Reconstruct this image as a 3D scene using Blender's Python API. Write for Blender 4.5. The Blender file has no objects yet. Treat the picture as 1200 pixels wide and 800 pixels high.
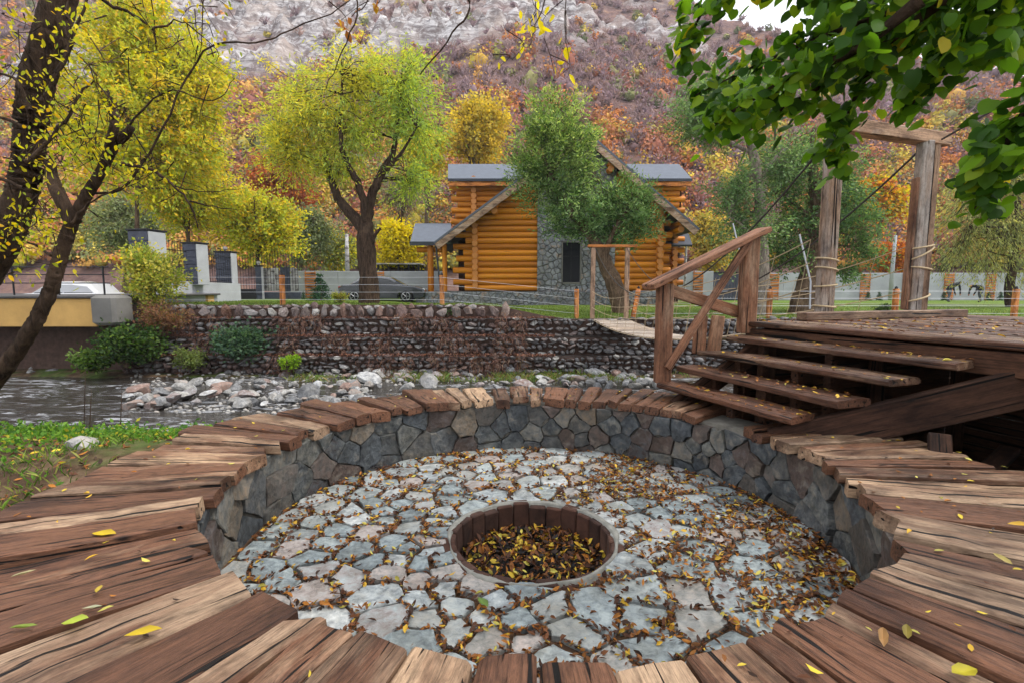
import bpy, bmesh, math, random
import numpy as np
from mathutils import Vector, Matrix

random.seed(7)
rng = np.random.default_rng(7)
SC = bpy.context.scene
COL = SC.collection
PI = math.pi

# ------------------------------------------------------------------ camera
PITCH = math.radians(6.0)
cam_d = bpy.data.cameras.new('camera')
cam_d.sensor_width = 36.0
cam_d.lens = 36.0 * 600.0 / 1200.0          # 18 mm
cam_d.clip_start = 0.05
cam_d.clip_end = 3000.0
cam = bpy.data.objects.new('camera', cam_d)
COL.objects.link(cam)
cam.location = (0, 0, 0)
cam.rotation_euler = (PI / 2 - PITCH, 0, 0)
SC.camera = cam

# ------------------------------------------------------------------ sky and sun (overcast)
SUN_EL, SUN_AZ = math.radians(56), math.radians(92)       # azimuth from +Y towards +X
w = bpy.data.worlds.new('World'); SC.world = w; w.use_nodes = True
nt = w.node_tree; nt.nodes.clear()
sky = nt.nodes.new('ShaderNodeTexSky'); sky.sky_type = 'NISHITA'; sky.sun_disc = False
sky.sun_elevation = SUN_EL; sky.sun_rotation = SUN_AZ
sky.air_density = 1.0; sky.dust_density = 4.0
mixw = nt.nodes.new('ShaderNodeMix'); mixw.data_type = 'RGBA'
mixw.inputs['Factor'].default_value = 0.86                # cloud cover: even pale grey over the clear sky
mixw.inputs[7].default_value = (8.6, 8.8, 9.2, 1)
bg = nt.nodes.new('ShaderNodeBackground'); bg.inputs['Strength'].default_value = 0.092
wo = nt.nodes.new('ShaderNodeOutputWorld')
nt.links.new(sky.outputs['Color'], mixw.inputs[6])
nt.links.new(mixw.outputs[2], bg.inputs['Color'])
nt.links.new(bg.outputs['Background'], wo.inputs['Surface'])
sl = bpy.data.lights.new('sun', 'SUN'); sl.energy = 1.5; sl.angle = math.radians(12); sl.color = (1, .96, .9)
so = bpy.data.objects.new('sun', sl); COL.objects.link(so)
sd = Vector((math.sin(SUN_AZ) * math.cos(SUN_EL), math.cos(SUN_AZ) * math.cos(SUN_EL), math.sin(SUN_EL)))
so.rotation_euler = (-sd).to_track_quat('-Z', 'Y').to_euler()
vs = SC.view_settings
SC.display_settings.display_device = 'sRGB'
vs.view_transform = 'Standard'; vs.look = 'None'; vs.gamma = 1.0; vs.use_curve_mapping = False
vs.exposure = 1.12
SC.cycles.max_bounces = 4; SC.cycles.diffuse_bounces = 1; SC.cycles.glossy_bounces = 2
SC.cycles.transmission_bounces = 2; SC.cycles.transparent_max_bounces = 4
SC.cycles.use_adaptive_sampling = True; SC.cycles.adaptive_threshold = 0.02
try:
    SC.cycles.use_denoising = True
    SC.cycles.denoiser = 'OPENIMAGEDENOISE'
except Exception:
    pass

# ------------------------------------------------------------------ helpers
CP, SP = math.cos(PITCH), math.sin(PITCH)
def at(px, py, Y):
    """the place in the scene seen at a pixel of the 1200x800 photograph, Y metres ahead"""
    u = (px - 600) / 600.0; v = (400 - py) / 600.0
    d = Vector((u, CP + v * SP, -SP + v * CP))
    return d * (Y / d.y)
def on(px, py, z):
    """the same, on the level plane z"""
    u = (px - 600) / 600.0; v = (400 - py) / 600.0
    d = Vector((u, CP + v * SP, -SP + v * CP))
    return d * (z / d.z)
def S(r, g, b):
    f = lambda c: (c / 255 / 12.92) if c <= 10.3 else ((c / 255 + .055) / 1.055) ** 2.4
    return (f(r), f(g), f(b))
def vnoise(x, y, seed=0):
    x = np.asarray(x, float); y = np.asarray(y, float)
    xi = np.floor(x).astype(np.int64); yi = np.floor(y).astype(np.int64)
    fx = x - xi; fy = y - yi
    fx = fx * fx * (3 - 2 * fx); fy = fy * fy * (3 - 2 * fy)
    def h(a, b):
        n = (a * 374761393 + b * 668265263 + seed * 1442695041) & 0x7fffffff
        n = ((n ^ (n >> 13)) * 1274126177) & 0x7fffffff
        return ((n ^ (n >> 16)) & 0xffff) / 65535.0
    return (h(xi, yi) * (1 - fx) + h(xi + 1, yi) * fx) * (1 - fy) + (h(xi, yi + 1) * (1 - fx) + h(xi + 1, yi + 1) * fx) * fy
def fbm(x, y, seed=0, o=4):
    r = 0; a = .5
    for k in range(o):
        r = r + a * vnoise(np.asarray(x) * 2 ** k, np.asarray(y) * 2 ** k, seed + k); a *= .5
    return r            # 0..~0.94
def sstep(a, b, x):
    t = np.clip((np.asarray(x, float) - a) / (b - a), 0, 1); return t * t * (3 - 2 * t)

def link(o, parent=None):
    COL.objects.link(o)
    if parent is not None: o.parent = parent
    return o
def tag(o, label=None, cat=None, group=None, kind=None):
    if label: o['label'] = label
    if cat: o['category'] = cat
    if group: o['group'] = group
    if kind: o['kind'] = kind
    return o
def empty(name, label=None, cat=None, group=None, loc=(0, 0, 0), rz=0):
    o = bpy.data.objects.new(name, None); link(o); o.location = loc; o.rotation_euler = (0, 0, rz)
    o.empty_display_size = .2
    return tag(o, label, cat, group)
def mesh_np(name, V, F, mat=None, parent=None, col=None, smooth=False):
    """V (n,3), F (m,k) arrays; col (n,3) optional point colours"""
    V = np.asarray(V, np.float32); F = np.asarray(F, np.int32); k = F.shape[1]
    me = bpy.data.meshes.new(name)
    me.vertices.add(len(V)); me.vertices.foreach_set('co', V.ravel())
    me.loops.add(F.size); me.loops.foreach_set('vertex_index', F.ravel())
    me.polygons.add(len(F)); me.polygons.foreach_set('loop_start', np.arange(0, F.size, k, dtype=np.int32))
    if smooth: me.polygons.foreach_set('use_smooth', np.ones(len(F), bool))
    if col is not None:
        a = me.color_attributes.new('Col', 'FLOAT_COLOR', 'POINT')
        c = np.ones((len(V), 4), np.float32); c[:, :3] = col
        a.data.foreach_set('color', c.ravel())
    me.update(); me.validate()
    if mat: me.materials.append(mat)
    return link(bpy.data.objects.new(name, me), parent)
def mesh_py(name, V, F, mat=None, parent=None, smooth=False, mats=None, fm=None, linkit=True):
    me = bpy.data.meshes.new(name)
    me.from_pydata([tuple(v) for v in V], [], F); me.update()
    for m in (mats or ([mat] if mat else [])): me.materials.append(m)
    if fm is not None: me.polygons.foreach_set('material_index', fm)
    if smooth: me.polygons.foreach_set('use_smooth', [True] * len(me.polygons))
    o = bpy.data.objects.new(name, me)
    return link(o, parent) if linkit else o
def put(name, me, parent=None, loc=(0, 0, 0), rot=(0, 0, 0), scale=(1, 1, 1)):
    o = bpy.data.objects.new(name, me); link(o, parent)
    o.location = loc; o.rotation_euler = rot; o.scale = scale
    return o
class MB:
    """collects shapes into one mesh"""
    def __init__(s): s.v = []; s.f = []; s.m = []
    def add(s, V, F, mi=0):
        b = len(s.v); s.v += [tuple(v) for v in V]; s.f += [tuple(b + i for i in f) for f in F]; s.m += [mi] * len(F); return s
    def box(s, x0, x1, y0, y1, z0, z1, mi=0, ch=0.0):
        if ch <= 0:
            V = [(x, y, z) for z in (z0, z1) for y in (y0, y1) for x in (x0, x1)]
            return s.add(V, [(0, 2, 3, 1), (4, 5, 7, 6), (0, 1, 5, 4), (2, 6, 7, 3), (0, 4, 6, 2), (1, 3, 7, 5)], mi)
        c = ch
        loops = []
        for z, i in ((z0, c), (z0 + c, 0), (z1 - c, 0), (z1, c)):
            loops.append([(x0 + i + (c if i == 0 else c), y0 + i, z), (x1 - i - c, y0 + i, z), (x1 - i, y0 + i + c, z), (x1 - i, y1 - i - c, z),
                          (x1 - i - c, y1 - i, z), (x0 + i + c, y1 - i, z), (x0 + i, y1 - i - c, z), (x0 + i, y0 + i + c, z)])
        V = [p for l in loops for p in l]; F = [tuple(range(7, -1, -1)), tuple(range(24, 32))]
        for k in range(3):
            for j in range(8): F.append((k * 8 + j, k * 8 + (j + 1) % 8, k * 8 + 8 + (j + 1) % 8, k * 8 + 8 + j))
        return s.add(V, F, mi)
    def beam(s, a, b, wd, th, up=(0, 0, 1), mi=0, ch=.006, roll=0):
        a = Vector(a); b = Vector(b); d = b - a; L = d.length; x = d.normalized()
        u = Vector(up); y = u.cross(x)
        if y.length < 1e-4: y = Vector((0, 1, 0)).cross(x)
        y.normalize(); z = x.cross(y)
        t = MB(); t.box(0, L, -wd / 2, wd / 2, -th / 2, th / 2, mi, ch)
        R = Matrix.Rotation(roll, 3, 'X')
        V = []
        for p in t.v:
            q = R @ Vector(p); V.append(a + x * q.x + y * q.y + z * q.z)
        return s.add(V, t.f, mi)
    def tube(s, P, r, n=6, mi=0, caps=True):
        V, F = tube_vf(P, r, n)
        s.add(V, [tuple(f) for f in F], mi)
        if caps:
            m = len(P); b = len(s.v) - m * n
            s.f.append(tuple(b + i for i in range(n - 1, -1, -1))); s.m.append(mi)
            s.f.append(tuple(b + (m - 1) * n + i for i in range(n))); s.m.append(mi)
        return s
    def build(s, name, mats, parent=None, smooth=False):
        if not isinstance(mats, (list, tuple)): mats = [mats]
        return mesh_py(name, s.v, s.f, parent=parent, mats=mats, fm=s.m, smooth=smooth)
_TF = {}
def tube_vf(P, r, n=6):
    P = np.array([tuple(p) for p in P], float); m = len(P)
    r = np.broadcast_to(np.asarray(r, float), (m,))
    T = np.empty_like(P); T[1:-1] = P[2:] - P[:-2]; T[0] = P[1] - P[0]; T[-1] = P[-1] - P[-2]
    T /= np.linalg.norm(T, axis=1)[:, None] + 1e-9
    ref = np.array([0, 0, 1.0]) if abs(T[0, 2]) < .9 else np.array([1.0, 0, 0])
    X = np.cross(np.broadcast_to(ref, T.shape), T); X /= np.linalg.norm(X, axis=1)[:, None] + 1e-9
    Yv = np.cross(T, X); a = np.linspace(0, 2 * PI, n, endpoint=False)
    V = P[:, None] + r[:, None, None] * (np.cos(a)[None, :, None] * X[:, None] + np.sin(a)[None, :, None] * Yv[:, None])
    if (m, n) not in _TF:
        i = np.arange(m - 1)[:, None] * n; jj = np.arange(n)[None]; j2 = (jj + 1) % n
        _TF[(m, n)] = np.stack([i + jj, i + j2, i + n + j2, i + n + jj], -1).reshape(-1, 4)
    return V.reshape(-1, 3), _TF[(m, n)]
def spline(P, k=6):
    """Catmull-Rom through points"""
    P = np.array([tuple(p) for p in P], float)
    Q = np.concatenate([[2 * P[0] - P[1]], P, [2 * P[-1] - P[-2]]])
    t = np.linspace(0, 1, k, endpoint=False)[None, :, None]
    a, b, c, d = [Q[i:len(Q) - 3 + i][:, None] for i in range(4)]
    o = .5 * (2 * b + (c - a) * t + (2 * a - 5 * b + 4 * c - d) * t * t + (3 * b - a - 3 * c + d) * t ** 3)
    return np.concatenate([o.reshape(-1, 3), P[-1:]])

# ------------------------------------------------------------------ materials
class NT:
    def __init__(s, name):
        s.m = bpy.data.materials.new(name); s.m.use_nodes = True; s.t = s.m.node_tree
        s.b = s.t.nodes['Principled BSDF']; s.b.inputs['Specular IOR Level'].default_value = .3
        s.out = s.t.nodes['Material Output']
    def n(s, t, **k):
        q = s.t.nodes.new(t)
        for a, b in k.items(): setattr(q, a, b)
        return q
    def l(s, a, b): s.t.links.new(a, b)
    def co(s, kind='Object', scale=(1, 1, 1), rand=True):
        tc = s.n('ShaderNodeTexCoord'); mp = s.n('ShaderNodeMapping'); mp.inputs['Scale'].default_value = scale
        s.l(tc.outputs[kind], mp.inputs['Vector'])
        if rand:
            oi = s.n('ShaderNodeObjectInfo'); ml = s.n('ShaderNodeMath', operation='MULTIPLY'); ml.inputs[1].default_value = 87.0
            s.l(oi.outputs['Random'], ml.inputs[0]); s.l(ml.outputs[0], mp.inputs['Location'])
        return mp.outputs['Vector']
    def noise(s, vec, scale, detail=5, rough=.6, dist=0):
        q = s.n('ShaderNodeTexNoise'); q.inputs['Scale'].default_value = scale; q.inputs['Detail'].default_value = detail
        q.inputs['Roughness'].default_value = rough; q.inputs['Distortion'].default_value = dist
        if vec is not None: s.l(vec, q.inputs['Vector'])
        return q.outputs['Fac']
    def ramp(s, fac, stops, interp='LINEAR'):
        q = s.n('ShaderNodeValToRGB'); e = q.color_ramp.elements; q.color_ramp.interpolation = interp
        while len(e) < len(stops): e.new(.5)
        for i, (p, c) in enumerate(stops):
            e[i].position = p; e[i].color = (*c, 1) if len(c) == 3 else c
        s.l(fac, q.inputs['Fac']); return q.outputs['Color']
    def mix(s, fac, a, b, mode='MIX'):
        q = s.n('ShaderNodeMix'); q.data_type = 'RGBA'; q.blend_type = mode
        for sock, v in ((q.inputs['Factor'], fac), (q.inputs[6], a), (q.inputs[7], b)):
            if hasattr(v, 'links') or hasattr(v, 'is_output'): s.l(v, sock)
            elif isinstance(v, (int, float)): sock.default_value = v
            else: sock.default_value = (*v, 1)
        return q.outputs[2]
    def bump(s, h, strength=.4, dist=.01, prev=None):
        q = s.n('ShaderNodeBump'); q.inputs['Strength'].default_value = strength; q.inputs['Distance'].default_value = dist
        s.l(h, q.inputs['Height'])
        if prev is not None: s.l(prev, q.inputs['Normal'])
        return q.outputs['Normal']
    def rand(s): return s.n('ShaderNodeObjectInfo').outputs['Random']
    def done(s, col=None, rough=None, nor=None, metal=None, spec=None):
        if col is not None:
            if hasattr(col, 'is_output'): s.l(col, s.b.inputs['Base Color'])
            else: s.b.inputs['Base Color'].default_value = (*col, 1)
        if rough is not None:
            if hasattr(rough, 'is_output'): s.l(rough, s.b.inputs['Roughness'])
            else: s.b.inputs['Roughness'].default_value = rough
        if nor is not None: s.l(nor, s.b.inputs['Normal'])
        if metal is not None: s.b.inputs['Metallic'].default_value = metal
        if spec is not None: s.b.inputs['Specular IOR Level'].default_value = spec
        return s.m
def m_wood(name, dark, mid, pale, patch=.5, gscale=1.0, rough=.75, bumpd=.006, palecut=.5):
    k = NT(name)
    v = k.co('Object', (.8 * gscale, 26 * gscale, 26 * gscale))
    grain = k.noise(v, 2.0, 8, .72, .5)
    fine = k.noise(k.co('Object', (2.5 * gscale, 90 * gscale, 90 * gscale)), 2.0, 4, .6, .2)
    pat = k.noise(k.co('Object', (1.1, 4.2, 4.2)), 1.5, 6, .66, .4)
    rn = k.rand()
    base = k.ramp(grain, [(.30, dark), (.5, mid), (.70, tuple(min(1, c * 1.35) for c in mid))])
    grey = k.ramp(grain, [(.28, tuple(c * .5 for c in pale)), (.5, pale), (.72, tuple(min(1, c * 1.22) for c in pale))])
    ad = k.n('ShaderNodeMath', operation='ADD'); k.l(pat, ad.inputs[0])
    ml = k.n('ShaderNodeMath', operation='MULTIPLY_ADD'); k.l(rn, ml.inputs[0]); ml.inputs[1].default_value = .9 * patch; ml.inputs[2].default_value = -.45 * patch
    k.l(ml.outputs[0], ad.inputs[1])
    pm = k.ramp(ad.outputs[0], [(palecut - .06, (0, 0, 0)), (palecut + .22, (1, 1, 1))])
    c = k.mix(pm, base, grey)
    c = k.mix(.55, c, k.mix(1.0, c, k.ramp(fine, [(.3, (.45, .44, .43)), (.52, (1, 1, 1)), (.7, (1.3, 1.28, 1.25))]), 'MULTIPLY'))
    mr = k.n('ShaderNodeMath', operation='MULTIPLY'); k.l(rn, mr.inputs[0]); mr.inputs[1].default_value = 7.31
    fr = k.n('ShaderNodeMath', operation='FRACT'); k.l(mr.outputs[0], fr.inputs[0])
    c = k.mix(1.0, c, k.ramp(fr.outputs[0], [(0, (.72, .70, .70)), (.5, (1, 1, 1)), (1, (1.16, 1.11, 1.05))]), 'MULTIPLY')
    cr = k.noise(k.co('Object', (.55 * gscale, 17 * gscale, 17 * gscale)), 1.6, 2, .45, .5)
    crk = k.ramp(cr, [(.625, (0, 0, 0)), (.65, (1, 1, 1))])
    c = k.mix(crk, c, tuple(x * .2 for x in dark))
    wet = k.ramp(k.noise(k.co('Object', (1.3, 3.2, 3.2)), 1.2, 5, .66), [(.48, (1, 1, 1)), (.64, (.36, .33, .33))])
    c = k.mix(1.0, c, wet, 'MULTIPLY')
    c = k.mix(1.0, c, k.ramp(k.noise(k.co('Object', (9, 22, 22)), 2.2, 8, .75), [(.32, (.62, .60, .58)), (.5, (1, 1, 1)), (.68, (1.16, 1.15, 1.13))]), 'MULTIPLY')
    kn = k.n('ShaderNodeTexVoronoi'); kn.inputs['Scale'].default_value = 2.1; k.l(k.co('Object', (1.0, 2.6, 2.6)), kn.inputs['Vector'])
    c = k.mix(k.ramp(kn.outputs['Distance'], [(.03, (1, 1, 1)), (.09, (0, 0, 0))]), c, tuple(x * .5 for x in dark))
    n1 = k.bump(grain, .7, bumpd); n1 = k.bump(fine, .5, bumpd * .35, n1)
    inv = k.n('ShaderNodeMath', operation='SUBTRACT'); inv.inputs[0].default_value = 1.0; k.l(crk, inv.inputs[1])
    n2 = k.bump(inv.outputs[0], .9, bumpd * 1.3, n1)
    return k.done(c, rough, n2, spec=.25)
def m_stone(name, stops, vein=(.5, .5, .5), nscale=7, rough=.72, bumpd=.012, spot=None, randw=.7):
    k = NT(name)
    v = k.co('Object', (1, 1, 1))
    n = k.noise(v, nscale, 8, .68, .4)
    rn = k.rand()
    mm = k.n('ShaderNodeMix'); mm.data_type = 'FLOAT'; mm.inputs['Factor'].default_value = randw
    k.l(n, mm.inputs[2]); k.l(rn, mm.inputs[3])
    base = k.ramp(mm.outputs[0], stops)
    sh = k.ramp(n, [(.30, (.48, .48, .50)), (.5, (.96, .96, .96)), (.72, (1.36, 1.34, 1.30))])
    c = k.mix(1.0, base, sh, 'MULTIPLY')
    big = k.ramp(k.noise(v, nscale * .28, 5, .65), [(.42, (0, 0, 0)), (.60, (1, 1, 1))])
    if spot: c = k.mix(k.ramp(k.noise(v, nscale * .5, 6, .65), [(.56, (0, 0, 0)), (.70, (.75, .75, .75))]), c, spot)
    c = k.mix(big, c, k.mix(1.0, c, (.70, .68, .65), 'MULTIPLY'))
    ms = k.n('ShaderNodeTexVoronoi'); ms.inputs['Scale'].default_value = nscale * 1.3; ms.distance = 'EUCLIDEAN'; k.l(k.co('Object', (1, 1.6, 1)), ms.inputs['Vector'])
    nor = k.bump(n, .8, bumpd); nor = k.bump(ms.outputs['Distance'], .35, bumpd * .8, nor)
    return k.done(c, rough, nor, spec=.3)
def m_plain(name, col, rough=.6, metal=0, var=.25, scale=6, bumpd=.004, spec=.3):
    k = NT(name); v = k.co('Object'); n = k.noise(v, scale, 6, .6)
    c = k.ramp(n, [(.28, tuple(x * (1 - var) for x in col)), (.72, tuple(min(1, x * (1 + var)) for x in col))])
    return k.done(c, rough, k.bump(n, .4, bumpd), metal, spec)
def m_leaf(name, trans=.4, rough=.55, spec=.25):
    k = NT(name); a = k.n('ShaderNodeAttribute'); a.attribute_name = 'Col'
    c = a.outputs['Color']
    k.done(c, rough, spec=spec)
    tr = k.n('ShaderNodeBsdfTranslucent'); k.l(k.mix(1.0, c, (1.25, 1.2, .6), 'MULTIPLY'), tr.inputs['Color'])
    mx = k.n('ShaderNodeMixShader'); mx.inputs[0].default_value = trans
    k.l(k.b.outputs[0], mx.inputs[1]); k.l(tr.outputs[0], mx.inputs[2]); k.l(mx.outputs[0], k.out.inputs['Surface'])
    return k.m
def m_bark(name, a, b):
    k = NT(name); v = k.co('Object', (9, 9, 1.6)); n = k.noise(v, 2.0, 8, .7, .6)
    v2 = k.co('Object', (1, 1, 1)); p = k.noise(v2, 2.5, 4, .6)
    c = k.ramp(n, [(.32, a), (.62, b)])
    c = k.mix(k.ramp(p, [(.5, (0, 0, 0)), (.7, (.6, .6, .6))]), c, tuple(x * 1.5 for x in b))
    return k.done(c, .9, k.bump(n, 1.0, .07), spec=.1)

M = {}
M['plank'] = m_wood('weathered_plank_wood', S(44, 29, 22), S(110, 76, 57), S(172, 145, 119), .7, 1.55, .52, .008, .57)
M['step'] = m_wood('weathered_step_wood', S(38, 25, 19), S(92, 62, 47), S(156, 131, 108), .5, 1.5, .5, .006, .56)
M['rail'] = m_wood('rail_wood', S(80, 52, 38), S(142, 100, 76), S(180, 152, 128), .3, 1.0, .7, .004, .62)
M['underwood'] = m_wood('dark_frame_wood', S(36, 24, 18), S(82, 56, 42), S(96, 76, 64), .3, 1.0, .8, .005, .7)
M['gatewood'] = m_wood('gate_post_wood', S(110, 88, 72), S(172, 142, 118), S(196, 188, 180), .5, 1.0, .75, .006, .5)
M['bridgewood'] = m_wood('bridge_plank_wood', S(96, 84, 74), S(168, 152, 136), S(190, 180, 168), .4, 1.0, .8, .004, .45)
M['flag'] = m_stone('flagstone', [(.08, S(114, 124, 128)), (.25, S(142, 152, 154)), (.42, S(166, 173, 172)), (.55, S(156, 155, 150)), (.64, S(172, 160, 154)), (.72, S(152, 160, 162)), (.92, S(202, 202, 198))], nscale=20, rough=.45, bumpd=.011)
M['wallstone'] = m_stone('pit_wall_stone', [(.08, S(60, 65, 70)), (.25, S(84, 89, 93)), (.42, S(96, 94, 90)), (.55, S(94, 80, 74)), (.64, S(77, 82, 86)), (.76, S(116, 117, 113)), (.94, S(128, 102, 74))], nscale=17, rough=.6, bumpd=.018, spot=S(134, 126, 114))
M['gabion'] = m_stone('gabion_stone', [(.10, S(96, 94, 96)), (.35, S(138, 136, 136)), (.55, S(132, 116, 112)), (.7, S(156, 154, 152)), (.9, S(184, 182, 178))], nscale=5, rough=.85, bumpd=.02)
M['gabionred'] = m_stone('gabion_red_stone', [(.10, S(88, 76, 74)), (.35, S(116, 96, 91)), (.55, S(116, 111, 109)), (.7, S(128, 92, 76)), (.9, S(156, 148, 142))], nscale=5, rough=.85, bumpd=.02)
M['rock'] = m_stone('river_rock', [(.10, S(98, 100, 104)), (.30, S(138, 138, 138)), (.5, S(166, 164, 160)), (.62, S(146, 118, 106)), (.72, S(150, 152, 156)), (.92, S(204, 203, 200))], nscale=4, rough=.7, bumpd=.02)
M['housestone'] = m_stone('house_stone', [(.10, S(92, 98, 108)), (.35, S(124, 130, 140)), (.55, S(146, 148, 152)), (.75, S(108, 112, 120)), (.9, S(158, 122, 84))], nscale=3.2, rough=.8, bumpd=.02, randw=.05, spot=S(168, 118, 66))
M['mortar'] = m_plain('mortar', S(112, 108, 100), .95, 0, .35, 14, .012)
M['cement'] = m_plain('cement', S(136, 134, 126), .92, 0, .3, 18, .01)
M['soil'] = m_plain('leafy_soil', S(84, 62, 44), .95, 0, .5, 9, .03)
M['concrete'] = m_plain('concrete', S(166, 168, 172), .85, 0, .16, 1.2, .004)
M['oldconcrete'] = m_plain('old_concrete', S(112, 110, 106), .9, 0, .25, 1.5, .01)
M['ochre'] = m_plain('ochre_concrete', S(196, 156, 92), .85, 0, .22, 1.1, .006)
M['bark_dark'] = m_bark('dark_bark', S(26, 20, 17), S(84, 68, 56))
M['bark'] = m_bark('grey_brown_bark', S(50, 38, 30), S(118, 98, 80))
M['bark_pale'] = m_bark('pale_grey_bark', S(82, 72, 64), S(158, 146, 134))
M['leaf'] = m_leaf('leaf', .5)
M['linden'] = m_leaf('linden_leaf', .58, .45, .3)
M['farleaf'] = m_leaf('hillside_leaf', .12, .9, .03)
M['litter'] = m_leaf('fallen_leaf', .15, .55, .3)
M['grass'] = m_leaf('grass_blade', .35, .6, .15)
M['charcoal'] = m_plain('charcoal', S(30, 28, 28), .85, 0, .4, 20, .01)
M['brick'] = m_stone('fire_brick', [(.1, S(56, 40, 34)), (.4, S(86, 58, 47)), (.7, S(72, 52, 45)), (.9, S(104, 74, 60))], nscale=9, rough=.9, bumpd=.008)
M['slate'] = m_plain('roof_slate', S(96, 102, 112), .8, 0, .12, 3, .01)
M['fascia_dark'] = m_plain('dark_fascia', S(58, 62, 70), .6, 0, .1)
M['iron'] = m_plain('black_iron', S(36, 36, 40), .55, .3, .2)
M['darkstone'] = m_plain('dark_polished_stone', S(66, 70, 84), .5, 0, .35, 5, .01)
M['whitewood'] = m_wood('grey_white_wood', S(130, 124, 122), S(186, 184, 184), S(206, 206, 208), .3, 1.0, .8, .003, .5)
M['asphalt'] = m_plain('road_asphalt', S(78, 76, 76), .9, 0, .2, 8, .006)
M['rope'] = m_plain('rope', S(178, 158, 128), .95, 0, .2, 40, .004)
M['cable'] = m_plain('steel_cable', S(66, 62, 60), .6, .4, .2)
M['wire'] = m_plain('pale_wire', S(196, 198, 204), .5, .3, .1)
M['orangepost'] = m_wood('orange_post_wood', S(150, 84, 40), S(212, 136, 72), S(214, 158, 104), .3, 1.0, .7, .003, .6)
M['dirtbank'] = m_plain('reddish_earth', S(84, 66, 58), .95, 0, .4, 6, .05)

def m_log():
    k = NT('varnished_log'); v = k.co('Object', (.5, 7, 7)); n = k.noise(v, 2.0, 6, .6, .5)
    rn = k.rand()
    c = k.ramp(n, [(.3, S(166, 90, 14)), (.5, S(216, 134, 28)), (.72, S(234, 164, 50))])
    tint = k.ramp(rn, [(0, (.66, .60, .54)), (1, (1.12, 1.10, 1.08))])
    c = k.mix(1.0, c, tint, 'MULTIPLY')
    kn = k.n('ShaderNodeTexVoronoi'); kn.inputs['Scale'].default_value = 1.0; k.l(k.co('Object', (2.2, 3.0, 3.0)), kn.inputs['Vector'])
    c = k.mix(k.ramp(kn.outputs['Distance'], [(.06, (.8, .8, .8)), (.16, (0, 0, 0))]), c, S(120, 62, 18))
    return k.done(c, .5, k.bump(n, .5, .014), spec=.3)
M['log'] = m_log()
def m_logend():
    k = NT('log_end_grain'); tc = k.n('ShaderNodeTexCoord'); wv = k.n('ShaderNodeTexWave'); wv.wave_type = 'RINGS'; wv.rings_direction = 'X'
    wv.inputs['Scale'].default_value = 9; wv.inputs['Distortion'].default_value = 2; k.l(tc.outputs['Object'], wv.inputs['Vector'])
    return k.done(k.ramp(wv.outputs['Fac'], [(.0, S(186, 110, 52)), (1, S(222, 156, 92))]), .7)
M['logend'] = m_logend()
def m_glass():
    k = NT('dark_window_glass'); return k.done(S(18, 21, 28), .3, spec=.25)
M['glass'] = m_glass()
def m_water():
    k = NT('river_water')
    tc = k.n('ShaderNodeTexCoord')
    def vec(sc, rot=0):
        mp = k.n('ShaderNodeMapping'); mp.inputs['Scale'].default_value = sc; mp.inputs['Rotation'].default_value = (0, 0, rot); k.l(tc.outputs['Object'], mp.inputs['Vector']); return mp.outputs['Vector']
    a = k.noise(vec((.7, 1.9, 1), .12), 1.9, 7, .66, 1.6)
    b = k.noise(vec((1.0, 2.2, 1), -.1), 5.0, 5, .6, .8)
    n = k.bump(a, 1.0, .34); n = k.bump(b, .9, .07, n)
    riff = k.ramp(k.noise(vec((.10, .45, 1), .1), 2.2, 4, .6), [(.40, (0, 0, 0)), (.56, (1, 1, 1))])
    fo = k.ramp(a, [(.50, (0, 0, 0)), (.62, (1, 1, 1))])
    fm = k.mix(1.0, riff, fo, 'MULTIPLY')
    c = k.mix(fm, S(52, 45, 38), S(196, 198, 204))
    return k.done(c, k.ramp(fm, [(0, (.07, .07, .07)), (1, (.5, .5, .5))]), n, spec=.5)
M['water'] = m_water()
def m_lawn():
    k = NT('lawn_grass'); v = k.co('Object', (1, 1, 1), False)
    n = k.noise(v, 6, 8, .7); b = k.noise(v, .5, 4, .6)
    c = k.ramp(n, [(.3, S(58, 78, 28)), (.5, S(90, 112, 44)), (.7, S(122, 140, 68))])
    c = k.mix(k.ramp(b, [(.45, (0, 0, 0)), (.7, (.5, .5, .5))]), c, S(116, 132, 58))
    return k.done(c, .9, k.bump(n, .8, .05), spec=.1)
M['lawn'] = m_lawn()
def m_ground():
    k = NT('bank_earth'); v = k.co('Object', (1, 1, 1), False)
    n = k.noise(v, 5, 9, .7); b = k.noise(v, .9, 5, .6)
    c = k.ramp(n, [(.3, S(46, 36, 28)), (.5, S(88, 70, 54)), (.7, S(124, 106, 84))])
    c = k.mix(k.ramp(b, [(.48, (0, 0, 0)), (.62, (.85, .85, .85))]), c, k.ramp(n, [(.3, S(50, 72, 30)), (.7, S(96, 122, 58))]))
    return k.done(c, .95, k.bump(n, .9, .05), spec=.1)
M['ground'] = m_ground()
def m_hill():
    k = NT('hillside_earth_and_rock'); v = k.co('Object', (1, 1, 1), False)
    at_ = k.n('ShaderNodeAttribute'); at_.attribute_name = 'Col'
    n = k.noise(v, .5, 9, .72); s = k.noise(k.co('Object', (.25, .25, 1.4), False), .5, 8, .7, 1.0)
    earth = k.ramp(n, [(.3, S(86, 68, 66)), (.5, S(122, 98, 94)), (.7, S(150, 118, 96))])
    rock = k.ramp(s, [(.3, S(84, 78, 80)), (.42, S(138, 132, 132)), (.54, S(190, 186, 186)), (.7, S(224, 221, 220))])
    rock = k.mix(k.ramp(k.noise(v, .35, 8, .75, .5), [(.46, (0, 0, 0)), (.56, (.9, .9, .9))]), rock, S(104, 94, 92))
    rock = k.mix(k.ramp(k.noise(v, .12, 5, .6), [(.5, (0, 0, 0)), (.64, (.6, .6, .6))]), rock, S(188, 172, 162))
    c = k.mix(at_.outputs['Fac'], earth, rock)
    return k.done(c, .95, k.bump(s, 1.0, .9), spec=.05)
M['hill'] = m_hill()

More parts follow.
